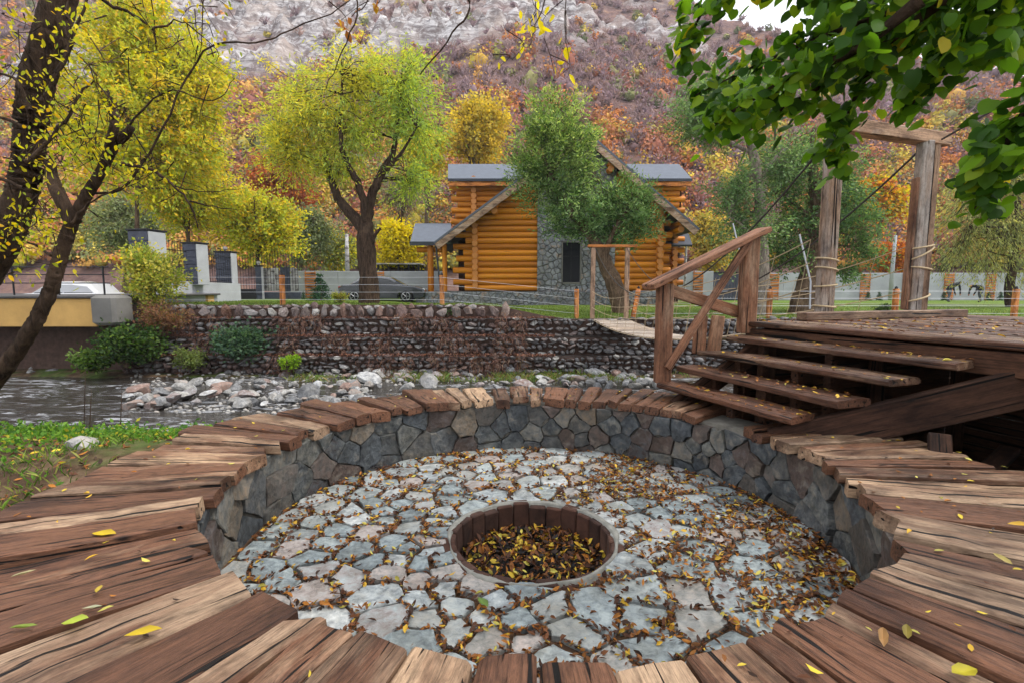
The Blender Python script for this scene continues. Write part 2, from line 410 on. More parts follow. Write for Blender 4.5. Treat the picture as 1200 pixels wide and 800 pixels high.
# ------------------------------------------------------------------ terrain
PC = np.array([.148, 3.05]); RIN = 1.76; SEAT = -1.05; FLOOR = -1.55
WATER = -3.0
def shore_y(x): return 10.6 + .9 * np.sin(np.asarray(x) * .45 + 1.0) * .6 + np.clip(np.asarray(x) + 4, -4, 0) * .12
def ground_z(x, y):
    x = np.asarray(x, float); y = np.asarray(y, float)
    z = -1.42 - 1.72 * sstep(4.0, 1.0 + shore_y(x), y) - .35 * sstep(10.5, 13, y)
    z = z + (fbm(x * .9, y * .9, 3) - .45) * .28
    r = np.hypot(x - PC[0], y - PC[1])
    z = np.where(r < 2.9, np.minimum(z, -1.34), z)
    z = z - .75 * (1 - sstep(1.9, 2.25, r))
    # hollow shaped under the platform so less sky light reaches the ground
    z = z - 1.1 * sstep(2.30, 2.75, x + .25 * (y - 3)) * sstep(.8, 1.8, y) * (1 - sstep(6.0, 7.5, y))
    z = z + .55 * sstep(15.2, 17.6, y) * (fbm(x * .5 + 9, y * .8, 5) > -1) * 1.0
    return z
def grid(name, xs, ys, zf, mat, kind='structure', smooth=True, colf=None):
    X, Y = np.meshgrid(xs, ys); Z = zf(X, Y)
    V = np.stack([X, Y, Z], -1).reshape(-1, 3); nx = len(xs); ny = len(ys)
    i = (np.arange(ny - 1)[:, None] * nx + np.arange(nx - 1)[None]).ravel()
    F = np.stack([i, i + 1, i + nx + 1, i + nx], 1)
    c = None
    if colf is not None: q = colf(X, Y, Z).ravel(); c = np.stack([q, q, q], 1)
    o = mesh_np(name, V, F, mat, None, c, smooth); tag(o, kind=kind); return o
xs = np.concatenate([np.linspace(-70, -14, 40), np.arange(-13.8, 9, .16), np.linspace(9.2, 70, 44)])
ys = np.concatenate([np.linspace(-30, -2, 15), np.arange(-1.8, 19, .16)])
grid('riverbank_ground', xs, ys, ground_z, M['ground'])
mesh_py('river_water', [(-70, 8.2, WATER), (70, 8.2, WATER), (70, 18.9, WATER), (-70, 18.9, WATER)], [(0, 1, 2, 3)], M['water'])
tag(bpy.data.objects['river_water'], kind='structure')
EDGE = 18.45
def lawn_z(x, y):
    x = np.asarray(x, float); y = np.asarray(y, float)
    e = -.62 - .5 * sstep(-1.2, 2.2, x)
    b = -.68 - .27 * sstep(-9, -1, x)
    z = e + (b - e) * sstep(18.5, 25, y)
    return z + (fbm(x * .4, y * .4, 11) - .45) * .05 - .10 * (y > 39.0)
grid('lawn', np.linspace(-75, 75, 200), np.concatenate([np.linspace(EDGE, 30, 60), np.linspace(30.5, 50, 24)]), lawn_z, M['lawn'])
# the drop behind the gabion wall
grid('bank_face', np.linspace(-75, 75, 200), np.array([18.30, 18.42, 18.452]), lambda X, Y: np.where(Y < 18.4, -3.3, np.where(Y < 18.45, lawn_z(X, EDGE + 0 * Y) - .25, lawn_z(X, EDGE + 0 * Y) - .004)), M['dirtbank'])

# hillside
RX = np.array([-400, 10, 40, 56, 74, 99, 150, 260, 500.]); RY = np.array([400, 330, 235, 185, 132, 101, 82, 72, 70.])
def cliff_mask(x, y):
    y0 = 112 + .10 * (x + 20) + 22 * (fbm(x * .03, y * .02 + 7, 21) - .45)
    band = sstep(y0 - 3, y0 + 7, y) * (1 - sstep(38, 74, x + .25 * (y - 120))) * sstep(-150, -95, x)
    br = sstep(.28, .42, fbm(x * .035 + 3, y * .05, 31))
    br2 = sstep(.36, .46, fbm(x * .11, y * .13, 33))
    return band * br * (.3 + .7 * br2) * (.55 + .45 * sstep(.3, .5, fbm(x * .3, y * .34, 37)))
def hill_z(x, y):
    x = np.asarray(x, float); y = np.asarray(y, float)
    ry = np.interp(x, RX, RY) + 10 * (fbm(x * .03, 0 * x, 17) - .45)
    d = np.minimum(y, ry) - 47
    z = -.9 + .69 * np.maximum(d, 0) - .5 * np.maximum(y - ry, 0)
    z = np.maximum(z, -.9)
    n = fbm(x * .02, y * .025, 41) - .45
    z = z + n * 16 * sstep(52, 90, y) + (fbm(x * .09, y * .09, 43) - .45) * 3.2 * sstep(50, 70, y)
    c = cliff_mask(x, y)
    led = (y * .69) / 9.0 + fbm(x * .05, y * .05, 47) * 2.2
    fr = led - np.floor(led)
    z = z + c * (sstep(.25, .6, fr) - fr) * 8.5 + c * (np.abs(fbm(x * .22, y * .3, 51, 5) - .46)) * 9 + c * (np.abs(fbm(x * .6 + 3, y * .7, 57, 3) - .42)) * 7 + c * 1.2
    return z
hx = np.concatenate([np.linspace(-330, -125, 42), np.arange(-123, 85, 1.15), np.linspace(87, 330, 60)])
hy = np.concatenate([np.arange(46.5, 215, 1.15), np.linspace(218, 420, 40)])
grid('hillside', hx, hy, hill_z, M['hill'], colf=lambda X, Y, Z: np.clip(cliff_mask(X, Y) * 1.6, 0, 1))

# ------------------------------------------------------------------ foliage tools
def pick(pal, n):
    P = np.array([p[:3] for p in pal]); wt = np.array([p[3] for p in pal], float); wt /= wt.sum()
    return P[rng.choice(len(P), n, p=wt)]
def unit(n):
    v = rng.normal(size=(n, 3)); return v / np.linalg.norm(v, axis=1)[:, None]
def leaf_quads(C, D, L, W, jitter=.5):
    """rhombic leaves at C along D (n,3)"""
    n = len(C); D = D + rng.normal(size=(n, 3)) * jitter; D /= np.linalg.norm(D, axis=1)[:, None] + 1e-9
    U = np.cross(D, unit(n)); U /= np.linalg.norm(U, axis=1)[:, None] + 1e-9
    L = L * rng.uniform(.65, 1.3, n)[:, None]; Wd = W * rng.uniform(.7, 1.25, n)[:, None]
    V = np.stack([C, C + D * L * .45 + U * Wd * .5, C + D * L, C + D * L * .45 - U * Wd * .5], 1).reshape(-1, 3)
    F = np.arange(4 * n).reshape(n, 4)
    return V, F
def P4(c, w=1): return (*c, w)

class Tree:
    def __init__(s, name, label, group=None, bark='bark', cat='tree'):
        s.name = name; s.label = label; s.group = group; s.bark = M[bark]; s.cat = cat
        s.tV = []; s.tF = []; s.nt = 0; s.lV = []; s.lF = []; s.lC = []; s.nl = 0; s.skel = []
    def limb(s, P, r0, r1, n=8, k=5, wob=.0, tip=None, rough=0):
        Q = spline(P, k) if len(P) > 2 else np.array([tuple(p) for p in P])
        if wob: Q[1:-1] += rng.normal(size=Q[1:-1].shape) * wob
        t = np.linspace(0, 1, len(Q)); r = r0 + (r1 - r0) * t ** .8
        r = r * (1 + .06 * np.sin(t * 11 + len(s.skel)))
        V, F = tube_vf(Q, r, n)
        if rough:      # ridged bark
            cQ = np.repeat(Q, n, 0); d = V - cQ; th = np.tile(np.arange(n), len(Q)) / n * 9.0; ln = np.repeat(np.arange(len(Q)), n) * .22
            am = np.abs(fbm(th, ln, 77, 3) - .45) * 2.2 + (fbm(th * .4, ln * .35, 79, 2) - .4)
            V = cQ + d * (1 + rough * 3.2 * (am[:, None] - .35))
        s.tV.append(V); s.tF.append(F + s.nt); s.nt += len(V)
        s.skel.append(np.c_[Q, r]); return s
    def leaves(s, C, D, L, W, col, jitter=.5):
        V, F = leaf_quads(C, D, L, W, jitter); s.lV.append(V); s.lF.append(F + s.nl); s.nl += len(V)
        s.lC.append(np.repeat(col, 4, 0))
    def leaves6(s, C, D, L, W, col, jitter=.5):
        n = len(C); D = D + rng.normal(size=(n, 3)) * jitter; D /= np.linalg.norm(D, axis=1)[:, None]
        U = np.cross(D, unit(n)); U /= np.linalg.norm(U, axis=1)[:, None]; N = np.cross(U, D)
        L = L * rng.uniform(.6, 1.3, n)[:, None]; Wd = W * rng.uniform(.7, 1.25, n)[:, None]; cu = rng.uniform(-.3, .3, n)[:, None]
        V = np.stack([C, C + D * L * .3 + U * Wd * .5 + N * Wd * .18, C + D * L * .68 + U * Wd * .42 + N * (Wd * .15 + L * cu * .3), C + D * L + N * L * cu * .6, C + D * L * .68 - U * Wd * .42 + N * (Wd * .15 + L * cu * .3), C + D * L * .3 - U * Wd * .5 + N * Wd * .18], 1).reshape(-1, 3)
        b = np.arange(n)[:, None] * 6; F = np.concatenate([b + np.array([[0, 5, 4, 3]]), b + np.array([[0, 3, 2, 1]])])
        s.lV.append(V); s.lF.append(F + s.nl); s.nl += len(V); s.lC.append(np.repeat(col, 6, 0))
    def crown(s, lobes, ntw, per, L, W, pal, droop=.3, twl=.6, shell=.55, spread=.16, grad=None, twr=.012, upb=0.2, jit=.5):
        """lobes: (cx,cy,cz,rx,ry,rz,weight)"""
        lo = np.array([l[:6] for l in lobes], float); wt = np.array([(l[6] if len(l) > 6 else l[3] * l[4] * l[5]) for l in lobes], float); wt /= wt.sum()
        sk = np.concatenate(s.skel); which = rng.choice(len(lo), ntw, p=wt)
        UU = unit(ntw); NF = vnoise(UU[:, 0] * 2.6 + which * 7.1, UU[:, 2] * 2.6 + UU[:, 1] * 1.7, 61)
        for i in range(ntw):
            c = lo[which[i], :3]; r = lo[which[i], 3:6]
            u = UU[i]; rad = (shell + (1 - shell) * rng.random()) if rng.random() < .75 else rng.random()
            # broken outline
            nf = .78 + .44 * float(NF[i])
            e = c + u * r * rad * nf
            d2 = ((sk[:, :3] - e) ** 2).sum(1); j = int(np.argmin(d2 + np.where(sk[:, 2] > e[2] + .3, 2.0, 0)))
            o = sk[j, :3]; dist = math.sqrt(d2[j])
            outw = u * np.array([1, 1, .6]) + np.array([0, 0, upb]); outw /= np.linalg.norm(outw)
            tl = twl * rng.uniform(.6, 1.35)
            a = e - outw * tl * .55; b = e + outw * tl * .35 + np.array([0, 0, -droop * tl])
            if dist > .5 and rng.random() < .55:
                mid = (o + a) / 2 + np.array([0, 0, .12 * dist]) + rng.normal(size=3) * .06 * dist
                Q = spline([o, mid, a, b], 3); rr = np.linspace(min(sk[j, 3] * .6, twr * (1 + dist)), twr * .35, len(Q))
            else:
                Q = spline([a, (a + b) / 2 + rng.normal(size=3) * .05, b], 3); rr = np.linspace(twr * .8, twr * .3, len(Q))
            V, F = tube_vf(Q, rr, 4); s.tV.append(V); s.tF.append(F + s.nt); s.nt += len(V)
            m = max(3, int(per * rng.uniform(.6, 1.4)))
            t = rng.random(m)[:, None]; mid = (a + b) / 2
            C = a * (1 - t) ** 2 + 2 * mid * t * (1 - t) + b * t ** 2 + rng.normal(size=(m, 3)) * spread * tl
            D = (outw * .6 + np.array([0, 0, -droop * 1.2]))[None] + np.zeros((m, 3))
            base = pick(pal, 1)[0] if rng.random() < .6 else None
            col = pick(pal, m)
            if base is not None: col = col * .35 + base * .65
            if grad is not None: col = col * grad(e)[None]
            col = col * rng.uniform(.7, 1.3, (m, 1))
            s.leaves(C, D, L, W, col, jit)
        return s
    def build(s, mat='leaf'):
        root = empty(s.name, s.label, s.cat, s.group, tuple(s.skel[0][0, :3]) if s.skel else (0, 0, 0))
        off = np.array(root.location)
        if s.tV:
            o = mesh_np('trunk', np.concatenate(s.tV) - off, np.concatenate(s.tF), s.bark, root, smooth=True)
        if s.lV:
            o = mesh_np('crown', np.concatenate(s.lV) - off, np.concatenate(s.lF), M[mat], root, np.concatenate(s.lC))
        return root

GREEN = [P4(S(66, 96, 38), 3), P4(S(92, 122, 52), 3), P4(S(120, 144, 72), 2), P4(S(48, 74, 34), 2)]
WILLOW = [P4(S(196, 200, 70), 3), P4(S(224, 216, 74), 3), P4(S(166, 182, 84), 3), P4(S(230, 212, 66), 2), P4(S(140, 162, 92), 1.5)]
YELLOW = [P4(S(214, 190, 30), 3), P4(S(190, 180, 40), 3), P4(S(224, 168, 24), 2), P4(S(142, 150, 44), 2)]
ORANGE = [P4(S(206, 128, 40), 3), P4(S(190, 96, 44), 3), P4(S(216, 160, 50), 2), P4(S(150, 84, 50), 2)]
RUST = [P4(S(170, 96, 66), 3), P4(S(150, 84, 66), 3), P4(S(188, 116, 72), 2), P4(S(130, 86, 76), 2)]
PURPLE = [P4(S(136, 108, 112), 3), P4(S(150, 120, 118), 3), P4(S(122, 98, 98), 2), P4(S(160, 132, 122), 2)]
GREYGREEN = [P4(S(122, 134, 98), 3), P4(S(140, 150, 112), 3), P4(S(96, 112, 80), 2), P4(S(158, 160, 120), 1)]
DKGREEN = [P4(S(38, 64, 32), 3), P4(S(58, 88, 44), 3), P4(S(82, 112, 60), 2), P4(S(30, 50, 28), 2)]

# far wood over the hillside: one mass
def hillside_wood(n=5300):
    Vs, Fs, Cs = [], [], []; nv = 0
    y = 50 + 190 * rng.random(n * 3) ** 1.1; u = rng.uniform(-1.1, 1.1, n * 3); x = u * y
    ry = np.interp(x, RX, RY); cm = cliff_mask(x, y)
    keep = (y < ry + 8) & (rng.random(n * 3) < 1 - .35 * sstep(110, 135, y))
    keep &= (cm < .25) | (rng.random(n * 3) < .10)
    x = x[keep][:n]; y = y[keep][:n]; z = hill_z(x, y)
    tn = fbm(x * .03, y * .045, 71)
    bm = bmesh.new(); bmesh.ops.create_icosphere(bm, subdivisions=1, radius=1); bm.faces.ensure_lookup_table()
    cv = np.array([v.co[:] for v in bm.verts]); cf = np.array([[v.index for v in f.verts] for f in bm.faces]); bm.free()
    cf = np.c_[cf, cf[:, 2]][:, :4]; cores = []
    kV, kF, kC = [], [], []; kn = 0
    for i in range(len(x)):
        hh = (y[i] - 50) / 90 + (tn[i] - .45) * .8 + rng.normal() * .07; xr = x[i] / y[i]
        if xr < -.2: hh -= .18
        if hh < .15: pal = PALS[rng.choice(4, p=[.30, .32, .14, .24])]
        elif hh < .36: pal = PALS[(0, 2, 4, 1)[rng.choice(4, p=[.26, .26, .34, .14])]]
        else: pal = PALS[(4, 5, 2, 0, 3, 1)[rng.choice(6, p=[.60, .18, .07, .06, .05, .04])]]
        bare = pal in (PALS[4], PALS[5])
        R = rng.uniform(.9, 2.1) * (1.6 if rng.random() < .12 else 1) * (.72 if hh > .75 else 1)
        if bare: R *= .9
        base = pick(pal, 1)[0]; el = np.array([rng.uniform(.8, 1.3), 1, rng.uniform(.8, 1.5)]) * R; c0 = np.array([x[i], y[i], z[i] + R * .5])
        cc = c0 + cv * el * (.72 * (.85 + .3 * vnoise(cv[:, 0] * 2 + i, cv[:, 2] * 2, 7))[:, None])
        cc = c0 + (cc - c0) * (.45 if (bare or y[i] < 78) else .72)
        kV.append(cc); kF.append(cf[:, :3] + kn); kn += len(cc); kC.append(np.tile(base * .85, (len(cc), 1)))  # opaque core added for shaded form, inner shade put into its darker tone
        m = int((54 if y[i] > 85 else 115) * rng.uniform(.7, 1.3))
        N = unit(m); N[:, 2] = np.abs(N[:, 2]) * 1.1 - .12; N /= np.linalg.norm(N, axis=1)[:, None]
        rad = (.45 + .75 * rng.random(m) ** 1.1 * (.35 + 1.1 * vnoise(N[:, 0] * 2 + i, N[:, 1] * 2 + N[:, 2] * 1.5, 5)))[:, None]
        C = c0 + N * rad * el
        D = np.cross(N, unit(m)); D /= np.linalg.norm(D, axis=1)[:, None] + 1e-9; D = D + N * rng.normal(size=(m, 1)) * .5
        if bare: D = N * .5 + np.array([0, 0, .5]) + unit(m) * .8
        D /= np.linalg.norm(D, axis=1)[:, None]; Ut = np.cross(N + unit(m) * .45, D); Ut /= np.linalg.norm(Ut, axis=1)[:, None] + 1e-9
        sc = .0056 * y[i] * rng.uniform(.7, 1.3, (m, 1)); L, W = (sc * 1.6, sc * .34) if bare else (sc * 1.05, sc * .85)
        V = np.stack([C - D * L * .5, C + Ut * W * .5, C + D * L * .5, C - Ut * W * .5], 1).reshape(-1, 3)
        col = (pick(pal, m) * .4 + base * .6) * rng.uniform(.82, 1.18, (m, 1))
        Vs.append(V); Fs.append(np.arange(4 * m).reshape(m, 4) + nv); nv += 4 * m; Cs.append(np.repeat(col, 4, 0))
    o = mesh_np('hillside_wood', np.concatenate(Vs), np.concatenate(Fs), M['farleaf'], None, np.concatenate(Cs))
    tag(o, 'autumn scrub and bare purple grey woods covering the hillside', 'woodland', kind='stuff')
    o2 = mesh_np('shading_core', np.concatenate(kV), np.concatenate(kF), M['farleaf'], o, np.concatenate(kC), True); tag(o2, kind='stuff')
PALS = [[P4(S(206, 142, 80), 3), P4(S(190, 118, 72), 3), P4(S(212, 168, 90), 2), P4(S(160, 106, 78), 2)],
        [P4(S(204, 182, 78), 3), P4(S(184, 168, 82), 3), P4(S(210, 168, 74), 2), P4(S(148, 146, 80), 2)],
        [P4(S(172, 112, 92), 3), P4(S(154, 102, 90), 3), P4(S(182, 124, 92), 2), P4(S(136, 100, 96), 2)],
        [P4(S(130, 134, 90), 3), P4(S(150, 146, 96), 2), P4(S(104, 112, 78), 2)],
        [P4(S(142, 118, 126), 3), P4(S(152, 128, 132), 3), P4(S(126, 106, 112), 2), P4(S(158, 134, 130), 2)],
        [P4(S(152, 122, 120), 3), P4(S(138, 112, 112), 3), P4(S(162, 132, 122), 2)]]
hillside_wood()

# ------------------------------------------------------------------ rocks
def rock_mesh(name, seed, sub=2, flat=.62, rough=.22, mat=None):
    bm = bmesh.new(); bmesh.ops.create_icosphere(bm, subdivisions=sub, radius=1)
    r = np.random.default_rng(seed)
    cuts = [(Vector(unit_r(r)), r.uniform(.42, .8)) for _ in range(10)]
    ph = r.uniform(0, 6, 6)
    for v in bm.verts:
        p = v.co.copy()
        p *= 1 + rough * (math.sin(p.x * 2.3 + ph[0]) * math.sin(p.y * 2.1 + ph[1]) + .5 * math.sin(p.z * 3.9 + ph[2] + p.x * 2))
        for n, d in cuts:
            k = p.dot(n)
            if k > d: p -= n * (k - d) * .95
        v.co = Vector((p.x, p.y * .78, p.z * flat))
    me = bpy.data.meshes.new(name); bm.to_mesh(me); bm.free()
    if mat: me.materials.append(mat)
    return me
def unit_r(r):
    v = r.normal(size=3); return v / np.linalg.norm(v)
RK = [rock_mesh('river_rock', 100 + i, 2, random.uniform(.5, .75), .2, M['rock']) for i in range(9)]
GB = [rock_mesh('gabion_stone', 200 + i, 1, random.uniform(.5, .8), .2, M['gabion']) for i in range(8)]
GR = [rock_mesh('gabion_red_stone', 300 + i, 1, random.uniform(.55, .85), .2, M['gabionred']) for i in range(6)]
def me_arrays(me):
    v = np.empty(len(me.vertices) * 3, np.float32); me.vertices.foreach_get('co', v)
    f = np.empty(len(me.loops), np.int32); me.loops.foreach_get('vertex_index', f)
    return v.reshape(-1, 3), f.reshape(-1, 3)
def rotm(e):
    return np.array(Matrix.Rotation(e[2], 3, 'Z') @ Matrix.Rotation(e[1], 3, 'Y') @ Matrix.Rotation(e[0], 3, 'X'))
def joined_rocks(name, meshes, items, mat, parent=None):
    arr = [me_arrays(m) for m in meshes]; Vs, Fs = [], []; nv = 0
    for (loc, e, sc) in items:
        v, f = arr[rng.integers(len(arr))]; v = (v * np.array(sc)) @ rotm(e).T + np.array(loc)
        Vs.append(v); Fs.append(f + nv); nv += len(v)
    return mesh_np(name, np.concatenate(Vs), np.concatenate(Fs), mat, parent)

# gabion wall: stones stacked in wire baskets in three stepped tiers, with a taller reddish course on the left
gw = empty('gabion_wall', 'stepped wall of stones in wire baskets along the far river bank', 'retaining wall', loc=(0, 18.2, -3))
small, singles = [], []
def gab_row(z, yfront, x0, x1, h, wmin, wmax, red=0.0, single=False):
    x = x0
    while x < x1:
        ww = rng.uniform(wmin, wmax); hh = h * rng.uniform(.85, 1.2)
        p = (x + ww / 2, yfront + rng.uniform(-.08, .07) - 18.2, z + hh * .5 + 3 + .035 * math.sin(x * 1.3 + z * 9) + rng.normal() * .012)
        it = (p, (rng.normal() * .15, rng.normal() * .22, rng.normal() * .3), (ww * .56, .24, hh * rng.uniform(.7, 1.05)))
        (singles if single else small).append((it, rng.random() < red)); x += ww * .92
z = -2.95
tiers = [(-2.95, -2.35, 17.55), (-2.35, -1.72, 17.85), (-1.72, -1.1, 18.15)]
for (z0, z1, yf) in tiers:
    zz = z0
    while zz < z1 - .08:
        hr = rng.uniform(.11, .21); gab_row(zz, yf, -13.5, 13.5, hr, .12, .44, .42); zz += hr * .93
gab_row(-1.12, 18.25, -12.3, -.35, .44, .32, .58, .75, True)
gab_row(-.80, 18.38, -12.3, -.9, .20, .3, .5, .5, True)
# the longest stones of the front faces are singled out, the rest joined
small = [s for s in small if abs(s[0][0][0]) < 13.4]
order = sorted(range(len(small)), key=lambda i: -small[i][0][2][0] * small[i][0][2][2] * (1 if -8 < small[i][0][0][0] < 6 else .3))
nsing = max(0, 296 - len(singles))
sing = singles + [small[i] for i in order[:nsing]]
for (loc, e, sc), red in sing:
    redd = red and loc[0] < 0.5
    put('stone', (GR if redd else GB)[rng.integers(6)], gw, loc, e, sc)
rest = [small[i] for i in order[nsing:]]
o = joined_rocks('packed_stones', GB, [s for s, r in rest if not (r and s[0][0] < .5)], M['gabion'], gw); tag(o, kind='stuff')
o = joined_rocks('packed_red_stones', GR, [s for s, r in rest if (r and s[0][0] < .5)], M['gabionred'], gw); tag(o, kind='stuff')
mb = MB()      # earth core behind the stones
for (z0, z1, yf) in tiers: mb.box(-13.6, 13.6, yf + .12 - 18.2, 18.60 - 18.2 - (0.003 * z0), z0 + 3 - .3, z1 + 3 - .03)
mb.box(-12.4, -.5, .12, .34, 1.75, 2.22)
mb.build('earth_core', M['dirtbank'], gw)
mb = MB()
for (z0, z1, yf) in tiers:
    for zz in (z0 + .02, z1):
        mb.tube([(-13.4, yf - .2 - 18.2, zz + 3), (13.4, yf - .2 - 18.2, zz + 3)], .009, 4)
    for x in np.arange(-13.2, 13.4, 1.0): mb.tube([(x, yf - .2 - 18.2, z0 + 3), (x, yf - .2 - 18.2, z1 + 3)], .009, 4)
mb.build('basket_wire', M['cable'], gw)

# river rocks: the bigger ones singly
rk_n = 0
def rock_at(x, y, s, z=None, name='river_rock', label=None, group=None, cat='rock', sq=1):
    zz = WATER + s * .12 if z is None else z
    o = put(name, RK[rng.integers(len(RK))], None, (x, y, zz), (rng.normal() * .2, rng.normal() * .2, rng.uniform(0, 6.28)), (s, s * rng.uniform(.75, 1.1), s * rng.uniform(.75, 1.15) * sq))
    return tag(o, label, cat, group)
gl = ('grey rock in the heap on the near shore by the rapids', 'rocks heaped on the near shore')
gf = ('pale rounded rock on the stony bar below the gabion wall', 'rocks on the stony bar')
gs = ('rock at the far waterline under the overgrown bank', 'rocks along the far waterline')
gu = ('rock lying in shadow at the foot of the bridge abutment', 'rocks under the bridge')
for i in range(104):
    px = rng.uniform(148, 432); pyy = 480 - 22 * rng.random() - 14 * rng.random() * (px > 250)
    p = on(px, pyy, WATER); hp = max(0, 1 - abs((px - 230) / 110)) * .35
    rock_at(p.x, p.y, rng.uniform(.15, .33) * (1.15 if px < 300 else .85), WATER + .06 + hp * rng.random(), label=gl[0], group=gl[1])
for i in range(150):
    px = rng.uniform(395, 775); py = 427 + 31 * rng.random() ** .9
    if 440 < px < 560 and py > 443 and rng.random() < .6: py = 432 + 8 * rng.random()
    p = on(px, py, WATER)
    zz = max(WATER, float(ground_z(p.x, p.y)) + .0) + .06
    rock_at(p.x, p.y, rng.uniform(.14, .34) * (1.35 if rng.random() < .12 else 1), zz, label=gf[0], group=gf[1])
for i in range(26):
    p = on(rng.uniform(235, 410), rng.uniform(430, 441), WATER); rock_at(p.x, p.y, rng.uniform(.16, .34), label=gs[0], group=gs[1])
for i in range(9):
    p = on(rng.uniform(15, 68), rng.uniform(426, 440), WATER); rock_at(p.x, p.y, rng.uniform(.25, .45), label=gu[0], group=gu[1])
for (px, py, s, lb) in [(742, 437, .58, 'large pale boulder standing in the shallow water left of the stair rail'), (505, 452, .62, 'long flat pale rock in the water behind the ring bench'), (437, 447, .6, 'broad flat white rock on the far edge of the stony bar'), (700, 440, .5, 'flat grey slab of rock beside the large pale boulder'), (365, 465, .55, 'big upright grey green rock near the left end of the bench')]:
    p = on(px, py, WATER); rock_at(p.x, p.y, s, label=lb)
p = on(98, 531, -1.5); rock_at(p.x, p.y, .24, -1.42, 'bank_stone', 'smooth blue grey stone in the weeds left of the bench')
it = []
for i in range(2600):
    px = rng.uniform(150, 790); py = 424 + 60 * rng.random()
    p = on(px, py, WATER)
    if p.y > 17.6: continue
    gz = float(ground_z(p.x, p.y)); s = rng.uniform(.03, .10)
    dens = .9 if p.y > 15.6 else (.7 if px < 450 and p.y < 14 else .12)
    if rng.random() > dens: continue
    it.append(((p.x, p.y, max(WATER - .02, gz) + s * .2), (rng.normal() * .3, rng.normal() * .3, rng.uniform(0, 6)), (s, s, s)))
PB = [rock_mesh('pebble', 400 + i, 1, .65, .15) for i in range(4)]
tag(joined_rocks('river_pebbles', PB, it, M['rock']), 'small stones and pebbles along the river shores', 'pebbles', kind='stuff')

# ------------------------------------------------------------------ sunken fire pit
def clip_poly(poly, n, d):
    out = []
    for i in range(len(poly)):
        a = poly[i]; b = poly[(i + 1) % len(poly)]
        da = a[0] * n[0] + a[1] * n[1] - d; db = b[0] * n[0] + b[1] * n[1] - d
        if da <= 0: out.append(a)
        if (da < 0 < db) or (db < 0 < da):
            t = da / (da - db); out.append((a[0] + (b[0] - a[0]) * t, a[1] + (b[1] - a[1]) * t))
    return out
def voronoi(P, bound, aniso=1.0):
    P = np.asarray(P, float); cells = []
    for i, p in enumerate(P):
        d = np.hypot(P[:, 0] - p[0], P[:, 1] - p[1]); js = np.argsort(d)[1:22]
        poly = list(bound)
        for j in js:
            q = P[j]; n = q - p; m = (q + p) / 2
            poly = clip_poly(poly, n, n.dot(m))
            if len(poly) < 3: break
        cells.append(poly)
    return cells
def shrink(poly, g):
    """inset a convex polygon"""
    c = np.mean(poly, 0); out = list(poly)
    for i in range(len(poly)):
        a = np.array(poly[i]); b = np.array(poly[(i + 1) % len(poly)]); e = b - a; L = np.hypot(*e)
        if L < 1e-6: continue
        n = np.array([e[1], -e[0]]) / L
        if n.dot(a - c) < 0: n = -n
        out = clip_poly(out, n, n.dot(a) - g * rng.uniform(.5, 1.6))
        if len(out) < 3: return []
    return out
def rough_edge(poly, amt):
    out = []
    for i in range(len(poly)):
        a = np.array(poly[i]); b = np.array(poly[(i + 1) % len(poly)]); L = np.hypot(*(b - a))
        if L > .012 or i == 0: out.append(tuple(a + rng.normal(size=2) * amt * .35))
        if L > .06:
            n = np.array([b[1] - a[1], a[0] - b[0]]) / L
            for t in ((.5,) if L < .16 else (.3, .68)):
                out.append(tuple(a + (b - a) * (t + rng.normal() * .06) + n * rng.normal() * amt))
    return out
def area(poly):
    return abs(sum(poly[i][0] * poly[(i + 1) % len(poly)][1] - poly[(i + 1) % len(poly)][0] * poly[i][1] for i in range(len(poly)))) / 2
def cell_stone(name, poly, fmap, back, front, bev, mat, parent, tilt=0.0):
    """a stone of the outline poly (s,t); fmap(s,t,h) -> place; h from back to front"""
    c = np.mean(poly, 0); n = len(poly)
    if sum((poly[(i + 1) % n][0] - poly[i][0]) * (poly[(i + 1) % n][1] + poly[i][1]) for i in range(n)) > 0: poly = poly[::-1]
    tl = rng.normal(size=2) * tilt; o = Vector(fmap(c[0], c[1], (back + front) / 2)); V = []
    rad = max(np.hypot(*(np.array(q) - c)) for q in poly)
    rings = [(back, 1.02, 0), (front - bev, 1.0, 1), (front - bev * .25, 1 - bev * .55 / rad, 1), (front, 1 - bev * 1.9 / rad, 1)]
    for h, k, tt in rings:
        for q in poly:
            d = np.array(q) - c; kk = k * (1 + (rng.normal() * .012 if tt else 0)); s = c + d * kk
            V.append(Vector(fmap(s[0], s[1], h + (tl.dot(d) + rng.normal() * bev * .22 if tt else 0))) - o)
    V.append(Vector(fmap(c[0], c[1], front + rng.normal() * bev * .4)) - o)
    F = []
    for r in range(3):
        for j in range(n): F.append((r * n + j, r * n + (j + 1) % n, (r + 1) * n + (j + 1) % n, (r + 1) * n + j))
    for j in range(n): F.append((3 * n + j, 3 * n + (j + 1) % n, 4 * n))
    ob = mesh_py(name, V, F, mat, parent); ob.location = o - (Vector(parent.location) if parent else Vector())
    return ob
HC = np.array([.125, 3.04]); HR = .50
def ring_mesh(c, r0, r1, z, n=72):
    a = np.linspace(0, 2 * PI, n, endpoint=False)
    V = [(c[0] + r0 * math.cos(t), c[1] + r0 * math.sin(t), z) for t in a] + [(c[0] + r1 * math.cos(t), c[1] + r1 * math.sin(t), z) for t in a]
    return V, [(i, n + i, n + (i + 1) % n, (i + 1) % n) for i in range(n)]
V, F = ring_mesh(HC, HR + .02, RIN + .32, FLOOR - .012)
pf = mesh_py('pit_floor', V, F, M['soil']); tag(pf, kind='structure')
